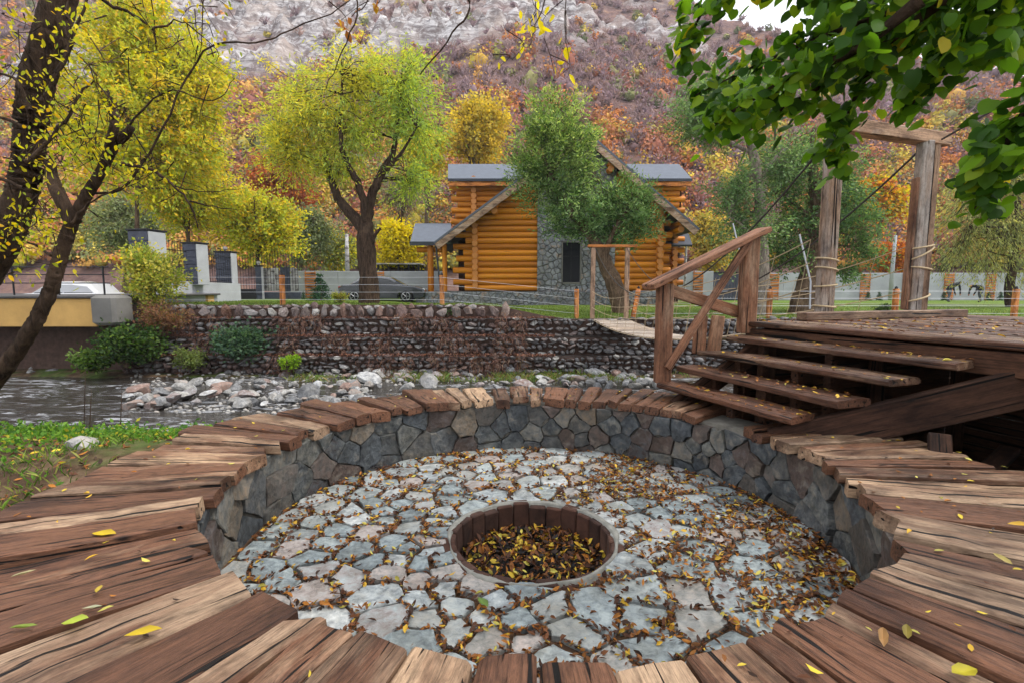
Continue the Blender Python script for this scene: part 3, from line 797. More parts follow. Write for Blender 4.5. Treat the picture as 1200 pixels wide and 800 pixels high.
# cement collar round the hole
a = np.linspace(0, 2 * PI, 64, endpoint=False); mb = MB(); V = []; F = []
prof = [(HR + .005, -.06), (HR + .005, .012), (HR + .03, .02), (HR + .035, .006), (HR + .05, -.02)]
for t in a:
    k = 1 + .35 * math.sin(3 * t + 1) + .4 * math.sin(5 * t) + .25 * math.sin(11 * t)
    for (r, h) in prof:
        rr = HR + .005 + (r - HR - .005) * k; V.append((HC[0] + rr * math.cos(t), HC[1] + rr * math.sin(t), FLOOR + h + .004 * math.sin(9 * t + r * 40)))
for i in range(64):
    for j in range(4): F.append((i * 5 + j, ((i + 1) % 64) * 5 + j, ((i + 1) % 64) * 5 + j + 1, i * 5 + j + 1))
mesh_py('cement_collar', V, F, M['cement'], pf, smooth=True)
# flagstones: cells of random points kept apart, rounded off at the wall
pts = []; pta = np.zeros((600, 2))
tries = 0
while len(pts) < 270 and tries < 9000:
    tries += 1
    r = math.sqrt(rng.uniform((HR + .07) ** 2, (RIN + .02) ** 2)); t = rng.uniform(0, 2 * PI); p = np.array([HC[0] + r * math.cos(t), HC[1] + r * math.sin(t)])
    if np.hypot(*(p - PC)) > RIN - .03: continue
    md = .080 + .15 * float(vnoise(p[0] * 2.2, p[1] * 2.2, 81)) * 1.25
    if not len(pts) or ((pta[:len(pts)] - p) ** 2).sum(1).min() > md * md: pta[len(pts)] = p; pts.append(p)
ghost = [HC + (HR - .10) * np.array([math.cos(t), math.sin(t)]) for t in np.linspace(0, 2 * PI, 30, endpoint=False)]
ghost += [PC + (RIN + .12) * np.array([math.cos(t), math.sin(t)]) for t in np.linspace(0, 2 * PI, 90, endpoint=False)]
bound = [(PC[0] + x, PC[1] + y) for x, y in ((-2.2, -2.2), (2.2, -2.2), (2.2, 2.2), (-2.2, 2.2))]
cells = voronoi(np.array(pts + ghost), bound)[:len(pts)]
FLAGS = []
for poly in cells:
    q = shrink(poly, .0115)
    if len(q) < 3 or area(q) < .0022: continue
    q = rough_edge(q, .010)
    up_ = rng.uniform(.004, .018)
    cell_stone('flagstone', q, lambda s, t, h: (s, t, h), FLOOR - .05, FLOOR + up_, rng.uniform(.004, .008), M['flag'], pf, .035)
    FLAGS.append((np.mean(q, 0), q, FLOOR + up_))
# the stone wall round the pit
RW = 1.80
n = 96; V = []
for z in (FLOOR - .25, SEAT - .05):
    for r in (RW + .025, RW + .34):
        V += [(PC[0] + r * math.cos(t), PC[1] + r * math.sin(t), z) for t in np.linspace(0, 2 * PI, n, endpoint=False)]
F = []
for i in range(n):
    j = (i + 1) % n
    F += [(i, j, 2 * n + j, 2 * n + i), (n + j, n + i, 3 * n + i, 3 * n + j), (2 * n + i, 2 * n + j, 3 * n + j, 3 * n + i)]
pw = mesh_py('pit_wall', V, F, M['mortar'])
tag(pw, 'round wall of mortared blue grey stones enclosing the fire pit', 'stone wall')
CIRC = 2 * PI * RW; H0, H1 = FLOOR - .03, SEAT - .075
sp = []; spa = np.zeros((400, 2))
tries = 0
while tries < 7000 and len(sp) < 165:
    tries += 1
    p = (rng.uniform(0, CIRC), rng.uniform(H0 + .02, H1 - .02)); md = .085 + .19 * float(vnoise(p[0] * 1.9, p[1] * 3, 91))
    dx = np.abs(spa[:len(sp), 0] - p[0]); dx = np.minimum(dx, CIRC - dx)
    if not len(sp) or (dx ** 2 + ((spa[:len(sp), 1] - p[1]) * 1.25) ** 2).min() > md * md: spa[len(sp)] = p; sp.append(p)
ext = sp + [(x - CIRC, z) for x, z in sp] + [(x + CIRC, z) for x, z in sp]
cells = voronoi(np.array(ext), [(-CIRC, H0), (2 * CIRC, H0), (2 * CIRC, H1), (-CIRC, H1)])[:len(sp)]
for poly in cells:
    q = shrink(poly, .0045)
    if len(q) < 3 or area(q) < .002: continue
    q = rough_edge(q, .008)
    cell_stone('stone', q, lambda s, z, h: (PC[0] + (RW - h) * math.cos(s / RW), PC[1] + (RW - h) * math.sin(s / RW), z), -.05, rng.uniform(.0, .03), .005, M['wallstone'], pw, .07)

# bench planks laid radially
def plank_vf(L, w0, w1, th, ns=9, wob=.005, ends=.02, wave=.003):
    V, F = [], []
    ph = rng.uniform(0, 6, 4); e0, e1 = rng.normal() * ends, rng.normal() * ends
    c = rng.uniform(.006, .013)
    for i in range(ns + 1):
        t = i / ns; wd = (w0 + (w1 - w0) * t) / 2; x0 = L * t
        l = wd + wob * (math.sin(ph[0] + t * 7) + .5 * rng.normal()); r = wd + wob * (math.sin(ph[1] + t * 8) + .5 * rng.normal())
        zt = wave * (math.sin(ph[2] + t * 6) + .6 * rng.normal()); sk = e0 * (1 - t) + e1 * t
        for (y, z) in ((-r + c, 0), (-r, c), (-r, th - c + zt), (-r + c * 1.2, th + zt), (0, th + zt + wave * rng.normal()), (l - c * 1.2, th + zt), (l, th - c + zt), (l, c), (l - c, 0)):
            V.append((x0 + sk * y / max(wd, .01) + (c * .7 if (i == 0 and z >= th * .8) else 0) - (c * .7 if (i == ns and z >= th * .8) else 0), y, z))
    k = 9
    for i in range(ns):
        for j in range(k): F.append((i * k + j, i * k + (j + 1) % k, (i + 1) * k + (j + 1) % k, (i + 1) * k + j)[::-1])
    F.append(tuple(range(k))); F.append(tuple(ns * k + j for j in range(k - 1, -1, -1)))
    return V, F
bench = empty('ring_bench', 'round bench of thick weathered planks laid radially around the pit', 'bench', loc=(PC[0], PC[1], SEAT - .08))
ang = 0.0; ws = []
while sum(ws) < 2 * PI * RIN - .10:
    dg_ = sum(ws) / RIN; ws.append(rng.uniform(.10, .165) if math.cos(dg_) > .3 else rng.choice([rng.uniform(.11, .16), rng.uniform(.17, .235)], p=[.45, .55]))
k = 2 * PI * RIN / sum(ws); ws = [q * k for q in ws]
BENCH_TOP = []
for wv in ws:
    am = ang + wv / RIN / 2; ang += wv / RIN
    deg = math.degrees(am) % 360
    if 25 < deg < 36: continue
    ro = np.interp(deg, [0, 20, 42, 60, 90, 120, 150, 180, 210, 240, 270, 300, 360], [2.68, 2.5, 2.5, 2.5, 2.36, 2.4, 2.5, 2.62, 2.68, 2.85, 3.0, 2.95, 2.68]) + rng.uniform(-.06, .14)
    ri = RIN + rng.uniform(-.03, .03) - (.055 if 225 < deg < 315 else 0); th = rng.uniform(.062, .085); g = rng.uniform(.008, .022)
    V, F = plank_vf(ro - ri, wv * .99 - g, wv * ro / RIN - g * rng.uniform(1, 3.6), th, 11, .006)
    o = mesh_py('plank', V, F, M['plank'], bench)
    top = SEAT + rng.uniform(-.014, .012)
    o.location = (ri * math.cos(am), ri * math.sin(am), top - th - (SEAT - .08))
    o.rotation_euler = (rng.normal() * .028, rng.normal() * .007, am + rng.normal() * .012)
    BENCH_TOP.append((am, ri, ro, top))
mb = MB()     # bearers under the planks
for r in (2.25,):
    a = np.linspace(0, 2 * PI, 49)
    for i in range(48):
        mb.beam((r * math.cos(a[i]), r * math.sin(a[i]), -.06), (r * math.cos(a[i + 1]), r * math.sin(a[i + 1]), -.06), .12, .1)
mb.build('bearer', M['underwood'], bench)

# fire hole lined with bricks
fb = empty('fire_bowl', 'round fire hole lined with upright brown bricks', 'fire pit', loc=(HC[0], HC[1], FLOOR - .26))
nb = 26
for i in range(nb):
    t = 2 * PI * i / nb + rng.normal() * .006; wd = 2 * PI * HR / nb * .94 / 2
    mb = MB(); mb.box(-.03, .05, -wd, wd, 0, .265 + rng.uniform(-.015, .012), 0, .007)
    o = mb.build('brick', M['brick'], fb); o.location = (HR * math.cos(t), HR * math.sin(t), 0); o.rotation_euler = (0, rng.normal() * .03, t + rng.normal() * .04)
mb = MB(); a = np.linspace(0, 2 * PI, 40, endpoint=False)
mb.add([(0, 0, .075)] + [(.30 * math.cos(t), .30 * math.sin(t), .07 + .02 * math.sin(4 * t)) for t in a] + [(.54 * math.cos(t), .54 * math.sin(t), .03) for t in a],
       [(0, 1 + i, 1 + (i + 1) % 40) for i in range(40)] + [(1 + i, 41 + i, 41 + (i + 1) % 40, 1 + (i + 1) % 40) for i in range(40)])
mb.build('ash_bed', M['charcoal'], fb, True)
for i in range(26):
    r = .4 * math.sqrt(rng.random()); t = rng.uniform(0, 6.28)
    o = put('charcoal_lump', GB[rng.integers(8)], None, (HC[0] + r * math.cos(t), HC[1] + r * math.sin(t), FLOOR - .26 + .10), (rng.uniform(0, 6), rng.uniform(0, 6), 0), (.055, .04, .045))
    o.data = o.data.copy(); o.data.materials.clear(); o.data.materials.append(M['charcoal'])
    tag(o, 'black lump of charcoal among the leaves in the fire hole', 'charcoal', 'charcoal lumps in the fire hole')

# ------------------------------------------------------------------ stairs, rail and platform
SD = Vector((.36, -.933, 0)); SN = Vector((.933, .36, 0))        # along a tread, up the flight
PLAT = -.35
st = empty('timber_stairs', 'flight of weathered open timber steps with a handrail on the river side', 'stairs', loc=(1.41, 4.92, SEAT))
s0 = Vector(st.location)
lefts = [Vector((1.41, 4.92, 0)) + SN * (.268 * i) for i in range(4)]
lens = [1.50, 1.68, 1.83, 2.03]
for i in range(4):
    zt = -.91 + .14 * i; th = .05
    V, F = plank_vf(lens[i], .30 + rng.uniform(-.02, .02), .30, th, 12, .006, .04)
    o = mesh_py('tread', V, F, M['step'], st)
    o.location = lefts[i] + SN * .13 + Vector((0, 0, zt - th)) - s0; o.rotation_euler = (rng.normal() * .01, rng.normal() * .006, math.atan2(SD.y, SD.x))
    # blocks carrying the tread
    for tt in (.15, .5):
        mb = MB(); p = lefts[i] + SN * .22 + SD * (lens[i] * tt)
        mb.beam((p.x, p.y, SEAT - .3), (p.x, p.y, zt - th - .004), .07, .07, up=SD)
        b = mb.build('tread_block', M['underwood'], st)
        for v in b.data.vertices: v.co -= s0
mb = MB()
def child(mb_, name, mat, parent):
    o = mb_.build(name, mat, parent)
    off = Vector(parent.location)
    for v in o.data.vertices: v.co -= off
    return o
def local_beam(a, b, wd, th, name, mat, parent, up=(0, 0, 1)):
    """a beam whose own x axis runs along the grain"""
    a = Vector(a); b = Vector(b); d = b - a; x = d.normalized(); u = Vector(up); y = u.cross(x)
    if y.length < 1e-4: y = Vector((0, 1, 0)).cross(x)
    y.normalize(); z = x.cross(y)
    m = MB(); m.box(0, d.length, -wd / 2, wd / 2, -th / 2, th / 2, 0, min(.008, th * .18))
    o = m.build(name, mat, parent)
    o.matrix_local = Matrix(((x.x, y.x, z.x, a.x), (x.y, y.y, z.y, a.y), (x.z, y.z, z.z, a.z), (0, 0, 0, 1))) if parent is None else Matrix.Translation(-Vector(parent.location)) @ Matrix(((x.x, y.x, z.x, a.x), (x.y, y.y, z.y, a.y), (x.z, y.z, z.z, a.z), (0, 0, 0, 1)))
    return o
# stringers: near one under the right ends, one by the rail
local_beam((1.95, 3.73, -1.17), (3.75, 3.10, -.47), .07, .25, 'stringer', M['underwood'], st)
local_beam((1.50, 4.72, -1.16), (2.62, 5.15, -.52), .06, .20, 'stringer', M['underwood'], st)
# handrail
lp = Vector((1.48, 4.98, 0)); upx = Vector((2.44, 5.32, 0))
local_beam((lp.x, lp.y, -.93), (lp.x, lp.y, .035), .145, .12, 'newel_post', M['rail'], st, up=(0, 1, 0))
local_beam((upx.x, upx.y, -.47), (upx.x, upx.y, .50), .155, .13, 'newel_post', M['rail'], st, up=(0, 1, 0))
local_beam((1.29, 4.90, .00), (2.60, 5.36, .59), .20, .055, 'handrail', M['rail'], st)
local_beam((1.50, 4.90, -.78), (2.40, 5.24, .47), .035, .085, 'brace', M['rail'], st)
local_beam((1.55, 5.06, -.03), (2.42, 5.40, -.27), .04, .12, 'brace', M['rail'], st)
for (x0, lean, dx) in ((1.93, .02, 0), (2.08, .05, .02)):
    local_beam((x0, 5.26, -.68), (x0 + lean, 5.28, -.29), .13, .05, 'kick_board', M['rail'], st, up=(0, 1, 0))

pl = empty('deck_platform', 'raised timber deck platform above the steps scattered with leaves', 'platform', loc=(2.41, 5.31, PLAT))
p0 = Vector(pl.location); A = Vector((2.41, 5.31, 0))
xx = 0.0; PBO = []
while xx < 3.55:
    wd = rng.uniform(.15, .22); L = 3.9; th = .05
    V, F = plank_vf(L, wd - .006, wd - .006, th, 14, .003, .01, .002)
    o = mesh_py('deck_board', V, F, M['step'], pl)
    o.location = A + SN * (xx + wd / 2) - SD * .05 + Vector((0, 0, PLAT - th + rng.uniform(-.003, .003))) - p0
    o.rotation_euler = (0, 0, math.atan2(SD.y, SD.x)); xx += wd
# frame under the deck
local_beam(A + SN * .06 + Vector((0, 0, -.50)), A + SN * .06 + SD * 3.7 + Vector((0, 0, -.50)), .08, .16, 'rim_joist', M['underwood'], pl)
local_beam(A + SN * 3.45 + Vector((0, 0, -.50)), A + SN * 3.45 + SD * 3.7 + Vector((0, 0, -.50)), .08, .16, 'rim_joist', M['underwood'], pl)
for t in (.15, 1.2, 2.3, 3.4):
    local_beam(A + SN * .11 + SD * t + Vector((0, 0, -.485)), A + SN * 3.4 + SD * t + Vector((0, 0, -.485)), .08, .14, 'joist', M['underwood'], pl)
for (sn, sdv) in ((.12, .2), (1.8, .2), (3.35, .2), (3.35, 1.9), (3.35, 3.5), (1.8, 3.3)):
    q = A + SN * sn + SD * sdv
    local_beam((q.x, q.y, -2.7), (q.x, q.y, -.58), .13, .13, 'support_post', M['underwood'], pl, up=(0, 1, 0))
for zz in (-.66, -.86, -1.06, -1.26, -1.46, -1.66, -1.86, -2.06, -2.26, -2.46, -2.66):      # boards added round the open sides to keep light out under the deck
    local_beam(A + SN * .05 + SD * -.02 + Vector((0, 0, zz)), A + SN * 3.58 + SD * -.02 + Vector((0, 0, zz)), .03, .197, 'light_block_board', M['underwood'], pl)
    local_beam(A + SN * .05 + SD * 3.72 + Vector((0, 0, zz)), A + SN * 3.58 + SD * 3.72 + Vector((0, 0, zz)), .03, .197, 'light_block_board', M['underwood'], pl)
    local_beam(A + SN * 3.53 + SD * .0 + Vector((0, 0, zz)), A + SN * 3.53 + SD * 3.7 + Vector((0, 0, zz)), .03, .197, 'light_block_board', M['underwood'], pl)
# scrap timber lying under the deck
lt = [('dark beam leaning in the shadow under the deck', (2.62, 3.0, -1.30), (2.78, 3.25, -.95)), ('dark board lying flat in the shadow under the deck', (2.9, 3.15, -1.30), (3.9, 3.9, -1.26)), ('dark plank end poking out at the right under the deck', (3.3, 2.9, -1.25), (4.3, 3.2, -1.12))]
for lb, a_, b_ in lt:
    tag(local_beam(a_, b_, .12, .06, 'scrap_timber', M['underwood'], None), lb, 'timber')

# gate of the rope bridge
gt = empty('bridge_gate', 'timber gateway of paired posts at the near end of the rope bridge', 'gate', loc=(3.11, 5.46, PLAT))
GD = Vector((.92, .30, 0)).normalized()
gl_, gr_ = Vector((3.47, 5.70, 0)), Vector((4.80, 6.10, 0))
local_beam((3.06, 5.42, PLAT + .045), (5.45, 6.20, PLAT + .045), .13, .085, 'sill', M['step'], gt)
for (p, off, wd, z1) in ((gl_, -.055, .10, 1.72), (gl_, .052, .09, 1.70), (gr_, -.075, .135, 1.66), (gr_, .068, .125, 1.66)):
    q = p + GD * off + Vector((0, -.02 + .03 * (off > 0), 0))
    local_beam((q.x, q.y, PLAT + .06), (q.x, q.y, z1), wd, .115, 'post', M['gatewood'], gt, up=(0, 1, 0))
local_beam((gr_ - GD * .185).to_tuple()[:2] + (PLAT + .09,), (gr_ - GD * .165).to_tuple()[:2] + (1.25,), .045, .09, 'post_board', M['rail'], gt, up=(0, 1, 0))
local_beam((3.30, 5.64, 1.735), (5.05, 6.19, 1.70), .16, .14, 'lintel', M['gatewood'], gt)
# rope lashings round the posts
for p, zs, rad in ((gl_, (-.21, .02, .20, .30), .125), (gr_, (-.12, .22, .40, .47), .165)):
    for zz in zs:
        mb = MB(); tl = rng.normal() * .05
        mb.tube([(p.x + rad * 1.06 * math.cos(t) * 1.0, p.y + .115 * math.sin(t) + .36 * rad * math.cos(t), zz + tl * math.cos(t)) for t in np.linspace(0, 2 * PI, 25)], .011, 6)
        child(mb, 'lashing', M['rope'], gt)
# rope bridge
rb = empty('rope_bridge', 'suspended footbridge of pale planks and ropes over the river', 'footbridge', loc=(3.5, 18.4, -1.15))
e0, e1 = Vector((3.52, 18.5, -1.13)), Vector((4.12, 6.02, -.42)); b0 = Vector(rb.location)
def bpt(t): return e0.lerp(e1, t) + Vector((0, 0, -.42 * 4 * t * (1 - t)))
mb = MB(); mb.box(-.62, .62, -.10, .10, -.02, .02, 0, .006); pme = mb.build('bridge_plank', M['bridgewood']); me = pme.data; bpy.data.objects.remove(pme)
for i in range(56):
    t = (i + .5) / 56; p = bpt(t); d = bpt(t + .01) - bpt(t - .01)
    put('plank', me, rb, p - b0, (math.atan2(d.z, -d.y) * -1, 0, rng.normal() * .012), (rng.uniform(.95, 1.04), rng.uniform(.95, 1.05), 1))
for sx in (-.66, .66):
    for hz, sag, nm in ((0.0, .0, 'deck_rope'), (.42, .02, 'side_rope'), (.72, .05, 'side_rope'), (1.0, .08, 'hand_rope')):
        mb = MB(); P = [bpt(t) + Vector((sx, 0, hz - sag * math.sin(t * 9))) for t in np.linspace(0, 1, 30)]
        mb.tube(P, .007, 5); child(mb, nm, M['rope'], rb)
    mb = MB(); pr = None
    for i, t in enumerate(np.linspace(0.02, .98, 15)):
        a_, b_ = bpt(t) + Vector((sx, 0, 0)), bpt(min(1, t + .03)) + Vector((sx, 0, .97)); mb.tube([a_, b_], .004, 4, caps=False)
    child(mb, 'hanger_ropes', M['rope'], rb)
    mb = MB(); aP = Vector((e0.x + sx * .85, 18.5, 1.42)); bP = Vector((gl_ if sx < 0 else gr_)) + Vector((0, .1, 1.62))
    mb.tube([aP.lerp(bP, t) + Vector((0, 0, -1.75 * 4 * t * (1 - t))) for t in np.linspace(0, 1, 34)], .013, 5); child(mb, 'main_cable', M['cable'], rb)
# far frame of the bridge
ff = empty('footbridge_gateway', 'slim grey timber frame at the far end of the rope bridge', 'gate', loc=(3.5, 18.5, -1.15))
for sx in (-.60, .62): local_beam((3.5 + sx, 18.5, -1.35), (3.5 + sx, 18.5, 1.40), .15, .15, 'post', M['gatewood'], ff, up=(0, 1, 0))
local_beam((2.70, 18.5, 1.46), (4.45, 18.5, 1.46), .18, .09, 'lintel', M['orangepost'], ff)
# steel stay behind the upper newel and stay cables
def stay(P, r, label, name='stay_cable', mat='cable'):
    mb = MB(); mb.tube(P, r, 5); tag(mb.build(name, M[mat]), label, 'cable')
stay([gr_ + Vector((.05, .1, 1.62)), Vector((5.6, 4.6, 2.35)), Vector((6.2, 2.5, 3.0))], .011, 'dark cable running from the right gate post up into the leaves')
stay([at(937, 275, 17.5), at(950, 330, 17.6), at(949, 362, 17.7)], .03, 'pale steel rod standing beside the leaning trunk behind the gate', 'anchor_rod', 'wire')
stay([at(859, 262, 17.8), at(868, 300, 17.8), at(876, 366, 17.8)], .025, 'pale bent steel rod behind the upper newel post', 'anchor_rod', 'wire')

# ------------------------------------------------------------------ log house
HS = 28.0
def hx_(px, Y=HS): return at(px, 300, Y).x
def hz_(py, Y=HS): return at(600, py, Y).z
house = empty('log_house', 'orange log cabin with stone chimney bay and grey slate roofs', 'house', loc=(3.0, HS, -1.0))
h0 = Vector(house.location)
def cyl_mesh(name, n=12):
    V = []; F = []
    for x in (0, .5, 1): V += [(x, .5 * math.cos(t), .5 * math.sin(t)) for t in np.linspace(0, 2 * PI, n, endpoint=False)]
    for i in range(2):
        for j in range(n): F.append((i * n + j, (i + 1) * n + j, (i + 1) * n + (j + 1) % n, i * n + (j + 1) % n))
    fm = [0] * len(F); F += [tuple(range(n)), tuple(range(3 * n - 1, 2 * n - 1, -1))]; fm += [1, 1]
    o = mesh_py(name, V, F, mats=[M['log'], M['logend']], fm=fm, linkit=False)
    o.data.polygons.foreach_set('use_smooth', [m == 0 for m in fm]); return o.data
LOGM = cyl_mesh('log')
def log(a, b, dia, name='log'):
    a = Vector(a); b = Vector(b); d = b - a; q = d.to_track_quat('X', 'Z')
    return put(name, LOGM, house, a - h0, q.to_euler(), (d.length, dia, dia))
RL = lambda px: 213 - .753 * (px - 602)           # left rake, picture heights at the facade
RR = lambda px: 159 + .857 * (px - 692)
pitch = .315
XL, XS0, XS1, XR = hx_(553), hx_(629), hx_(720), hx_(768)
row = 0; zc = hz_(341) + pitch / 2
def rakeL_x(z):   # x where the left rake's underside meets height z
    py = 337 - z / .0467; return hx_(602 - (py - 213 - 9) / .753)
def rakeR_x(z):
    py = 337 - z / .0467; return hx_(692 + (py - 159 - 10) / .857)
while zc < 6.2:
    lx = hx_(533 if row % 2 else 545) + rng.uniform(-.1, .1)
    rl = rakeL_x(zc + .16)
    a0 = max(lx, rl) if zc > 1.0 else lx
    if a0 < XS0 - .3: log((a0, HS, zc), (XS0 + .05, HS, zc), pitch * 1.03)
    rx = hx_(785 if row % 2 else 777) + rng.uniform(-.1, .1)
    a1 = min(rx, rakeR_x(zc + .16)) if zc > 2.2 else rx
    if a1 > XS1 + .3: log((XS1 - .05, HS, zc), (a1, HS, zc), pitch * 1.03)
    # side-wall logs whose round ends show at the corners
    zs = zc + pitch / 2
    for cx, rk in ((hx_(557), rakeL_x(zs + .2)), (hx_(771.5), rakeR_x(zs + .2))):
        okk = (rk < cx) if cx < 3 else (rk > cx)
        if okk and zs < 4.3: log((cx, HS - (.42 if row % 2 else .30), zs), (cx, HS + 4.2, zs), pitch * 1.0)
    if zc < 3.0:   # the second corner, right, further back
        log((hx_(772, 30.5), 30.5, zc), (hx_(801 if row % 2 else 793, 30.5), 30.5, zc), pitch)
        log((hx_(790, 30.3), 30.1, zs), (hx_(790, 30.3), 33, zs), pitch)
    row += 1; zc += pitch
# purlin ends under the rakes
for (px, py, L) in ((580, 239, 1.2), (579.5, 247, 1.0), (515, 284, 1.3), (715, 191, 1.2), (714, 198, 1.0), (799, 261, 1.2), (797, 269, 1.0), (640, 197, 1.2)):
    log((hx_(px, 27.2), 27.15, hz_(py, 27.2)), (hx_(px, 27.2), 29.0, hz_(py, 27.2)), .33, 'purlin')
# stone bay, built of separate stones over a core
def stone_face(name, x0, x1, z0, z1, y, cell, parent, top=None, holes=()):
    pts_ = []; pa = np.zeros((4000, 2))
    tr = 0; nn = int((x1 - x0) * (z1 - z0) / (cell * cell * .72))
    while len(pts_) < nn and tr < nn * 16:
        tr += 1; p = np.array([rng.uniform(x0, x1), rng.uniform(z0, z1)])
        if not len(pts_) or ((pa[:len(pts_)] - p) ** 2).sum(1).min() > (cell * .62) ** 2: pa[len(pts_)] = p; pts_.append(p)
    cs = voronoi(np.array(pts_), [(x0, z0), (x1, z0), (x1, z1), (x0, z1)]); m = MB()
    for poly in cs:
        if len(poly) < 3: continue
        c = np.mean(poly, 0)
        if top and c[1] > top(c[0]) - .1: continue
        if any(max(p[0] for p in poly) > a_ and min(p[0] for p in poly) < b_ and max(p[1] for p in poly) > c_ and min(p[1] for p in poly) < d_ for a_, b_, c_, d_ in holes):
            for a_, b_, c_, d_ in holes:      # cut the stone back to the nearest edge of the opening
                k_ = int(np.argmin([abs(c[0] - a_), abs(c[0] - b_), abs(c[1] - c_), abs(c[1] - d_)])) if (a_ < c[0] < b_ and c_ < c[1] < d_) else int(np.argmax([a_ - c[0], c[0] - b_, c_ - c[1], c[1] - d_]))
                poly = clip_poly(poly, *[((1, 0), a_), ((-1, 0), -b_), ((0, 1), c_), ((0, -1), -d_)][k_])
            if len(poly) < 3: continue
        q = shrink(poly, .018)
        if len(q) < 3 or area(q) < .004: continue
        pr = rng.uniform(.02, .075); n_ = len(q); c = np.mean(q, 0)
        if sum((q[(i + 1) % n_][0] - q[i][0]) * (q[(i + 1) % n_][1] + q[i][1]) for i in range(n_)) > 0: q = q[::-1]
        V = [(p[0], y + .05, p[1]) for p in q] + [(p[0], y - pr * .6, p[1]) for p in q] + [tuple((c[0] + (p[0] - c[0]) * .82, y - pr, c[1] + (p[1] - c[1]) * .82)) for p in q]
        F = [tuple(2 * n_ + i for i in range(n_))]
        for r_ in range(2):
            for j in range(n_): F.append((r_ * n_ + j, r_ * n_ + (j + 1) % n_, (r_ + 1) * n_ + (j + 1) % n_, (r_ + 1) * n_ + j))
        m.add(V, F)
    o = child(m, name, M['housestone'], parent); tag(o, kind='stuff'); return o
APX = hx_(683.4); APZ = hz_(152)
def roof_z(x):
    px = 600 + x / (hx_(601) - hx_(600)); py = max(RL(px), RR(px)); return hz_(py)
WX0, WX1, WZ0, WZ1 = hx_(659), hx_(679), hz_(331), hz_(285)
stone_face('chimney_stones', XS0, XS1, -1.05, 8.1, HS - .22, .34, house, lambda x: roof_z(x) - .35, ((WX0 - .05, WX1 + .05, WZ0 - .05, WZ1 + .05),))
mb = MB()
nseg = 24; xsn = np.linspace(XS0 + .02, XS1 - .02, nseg)
V = []; F = []
for x in xsn:
    V += [(x, HS - .20, -1.05), (x, HS - .20, roof_z(x) - .42), (x, HS + .4, -1.05), (x, HS + .4, roof_z(x) - .42)]
for i in range(nseg - 1):
    b = i * 4; F += [(b, b + 4, b + 5, b + 1), (b + 1, b + 5, b + 7, b + 3), (b + 2, b + 3, b + 7, b + 6)]
F += [(0, 1, 3, 2), (4 * nseg - 4, 4 * nseg - 2, 4 * nseg - 1, 4 * nseg - 3)]
mb.add(V, F); child(mb, 'chimney_bay', M['oldconcrete'], house)
wn = MB(); wn.box(WX0, WX1, HS - .235, HS - .21, WZ0, WZ1); win = child(wn, 'window', M['glass'], house)
fr = MB()
for (a_, b_, c_, d_) in ((WX0 - .06, WX1 + .06, WZ1, WZ1 + .09), (WX0 - .06, WX1 + .06, WZ0 - .10, WZ0), (WX0 - .07, WX0, WZ0 - .09, WZ1 + .08), (WX1, WX1 + .07, WZ0 - .09, WZ1 + .08)):
    fr.box(a_, b_, HS - .32, HS - .2, c_, d_)
o = child(fr, 'frame', M['oldconcrete'], house); o.parent = win
fr = MB(); fr.box((WX0 + WX1) / 2 - .03, (WX0 + WX1) / 2 + .03, HS - .262, HS - .236, WZ0, WZ1); fr.box(WX0, WX1, HS - .26, HS - .236, WZ0 + 1.35, WZ0 + 1.41)
o = child(fr, 'glazing_bar', M['iron'], house); o.parent = win
# plinth
PX0, PX1 = hx_(488), hx_(776)
mb = MB(); mb.box(PX0, PX1, HS - .42, HS + 6, -1.6, hz_(342)); child(mb, 'plinth', M['oldconcrete'], house)
stone_face('plinth_stones', PX0, PX1, -1.1, hz_(342) + .0, HS - .42, .30, house)
# rake boards and roofs of the front gable
def slab(P, th, name, mat):
    """a slanting slab: P four corners of the top, counter-clockwise from above"""
    P = [Vector(p) for p in P]; n = (P[1] - P[0]).cross(P[3] - P[0]).normalized(); m = MB()
    m.add(P + [p - n * th for p in P], [(0, 1, 2, 3), (7, 6, 5, 4), (0, 4, 5, 1), (1, 5, 6, 2), (2, 6, 7, 3), (3, 7, 4, 0)])
    return child(m, name, mat, house)
YF = 26.9
el = Vector((hx_(508, YF), YF, hz_(284, YF))); ap = Vector((hx_(683.4, YF), YF, hz_(151, YF))); er = Vector((hx_(819, YF), YF, hz_(268, YF)))
bk = Vector((0, 7.0, 0))
slab([el, ap, ap + bk, el + bk], .10, 'roof', M['slate'])
slab([ap, er, er + bk, ap + bk], .10, 'roof', M['slate'])
def rake(a_, b_):
    d = (b_ - a_).normalized(); nn = Vector((-d.z, 0, d.x)); m = MB()
    if nn.z < 0: nn = -nn
    t0, t1 = -.13, -.44
    V = [a_ + nn * t0, b_ + nn * t0, b_ + nn * t1, a_ + nn * t1]; V = [v + Vector((0, -.06, 0)) for v in V]; V += [v + Vector((0, .09, 0)) for v in V]
    m.add(V, [(0, 1, 2, 3), (7, 6, 5, 4), (0, 4, 5, 1), (1, 5, 6, 2), (2, 6, 7, 3), (3, 7, 4, 0)]); child(m, 'rake_board', M['gatewood'], house)
rake(el, ap); rake(er, ap)
# soffit boards under the gable overhang
# main body behind: core, upper log rows, roof facing the river
Y2 = 31.6
bx0, bx1 = hx_(533, Y2), hx_(801, Y2)
mb = MB(); mb.box(bx0 + .2, bx1 - .2, Y2 + .16, Y2 + 7, -1.3, 6.35); mb.box(XL + .2, XR - .2, HS + .18, Y2 + .1, -1.3, 3.4); child(mb, 'wall_core', M['underwood'], house)
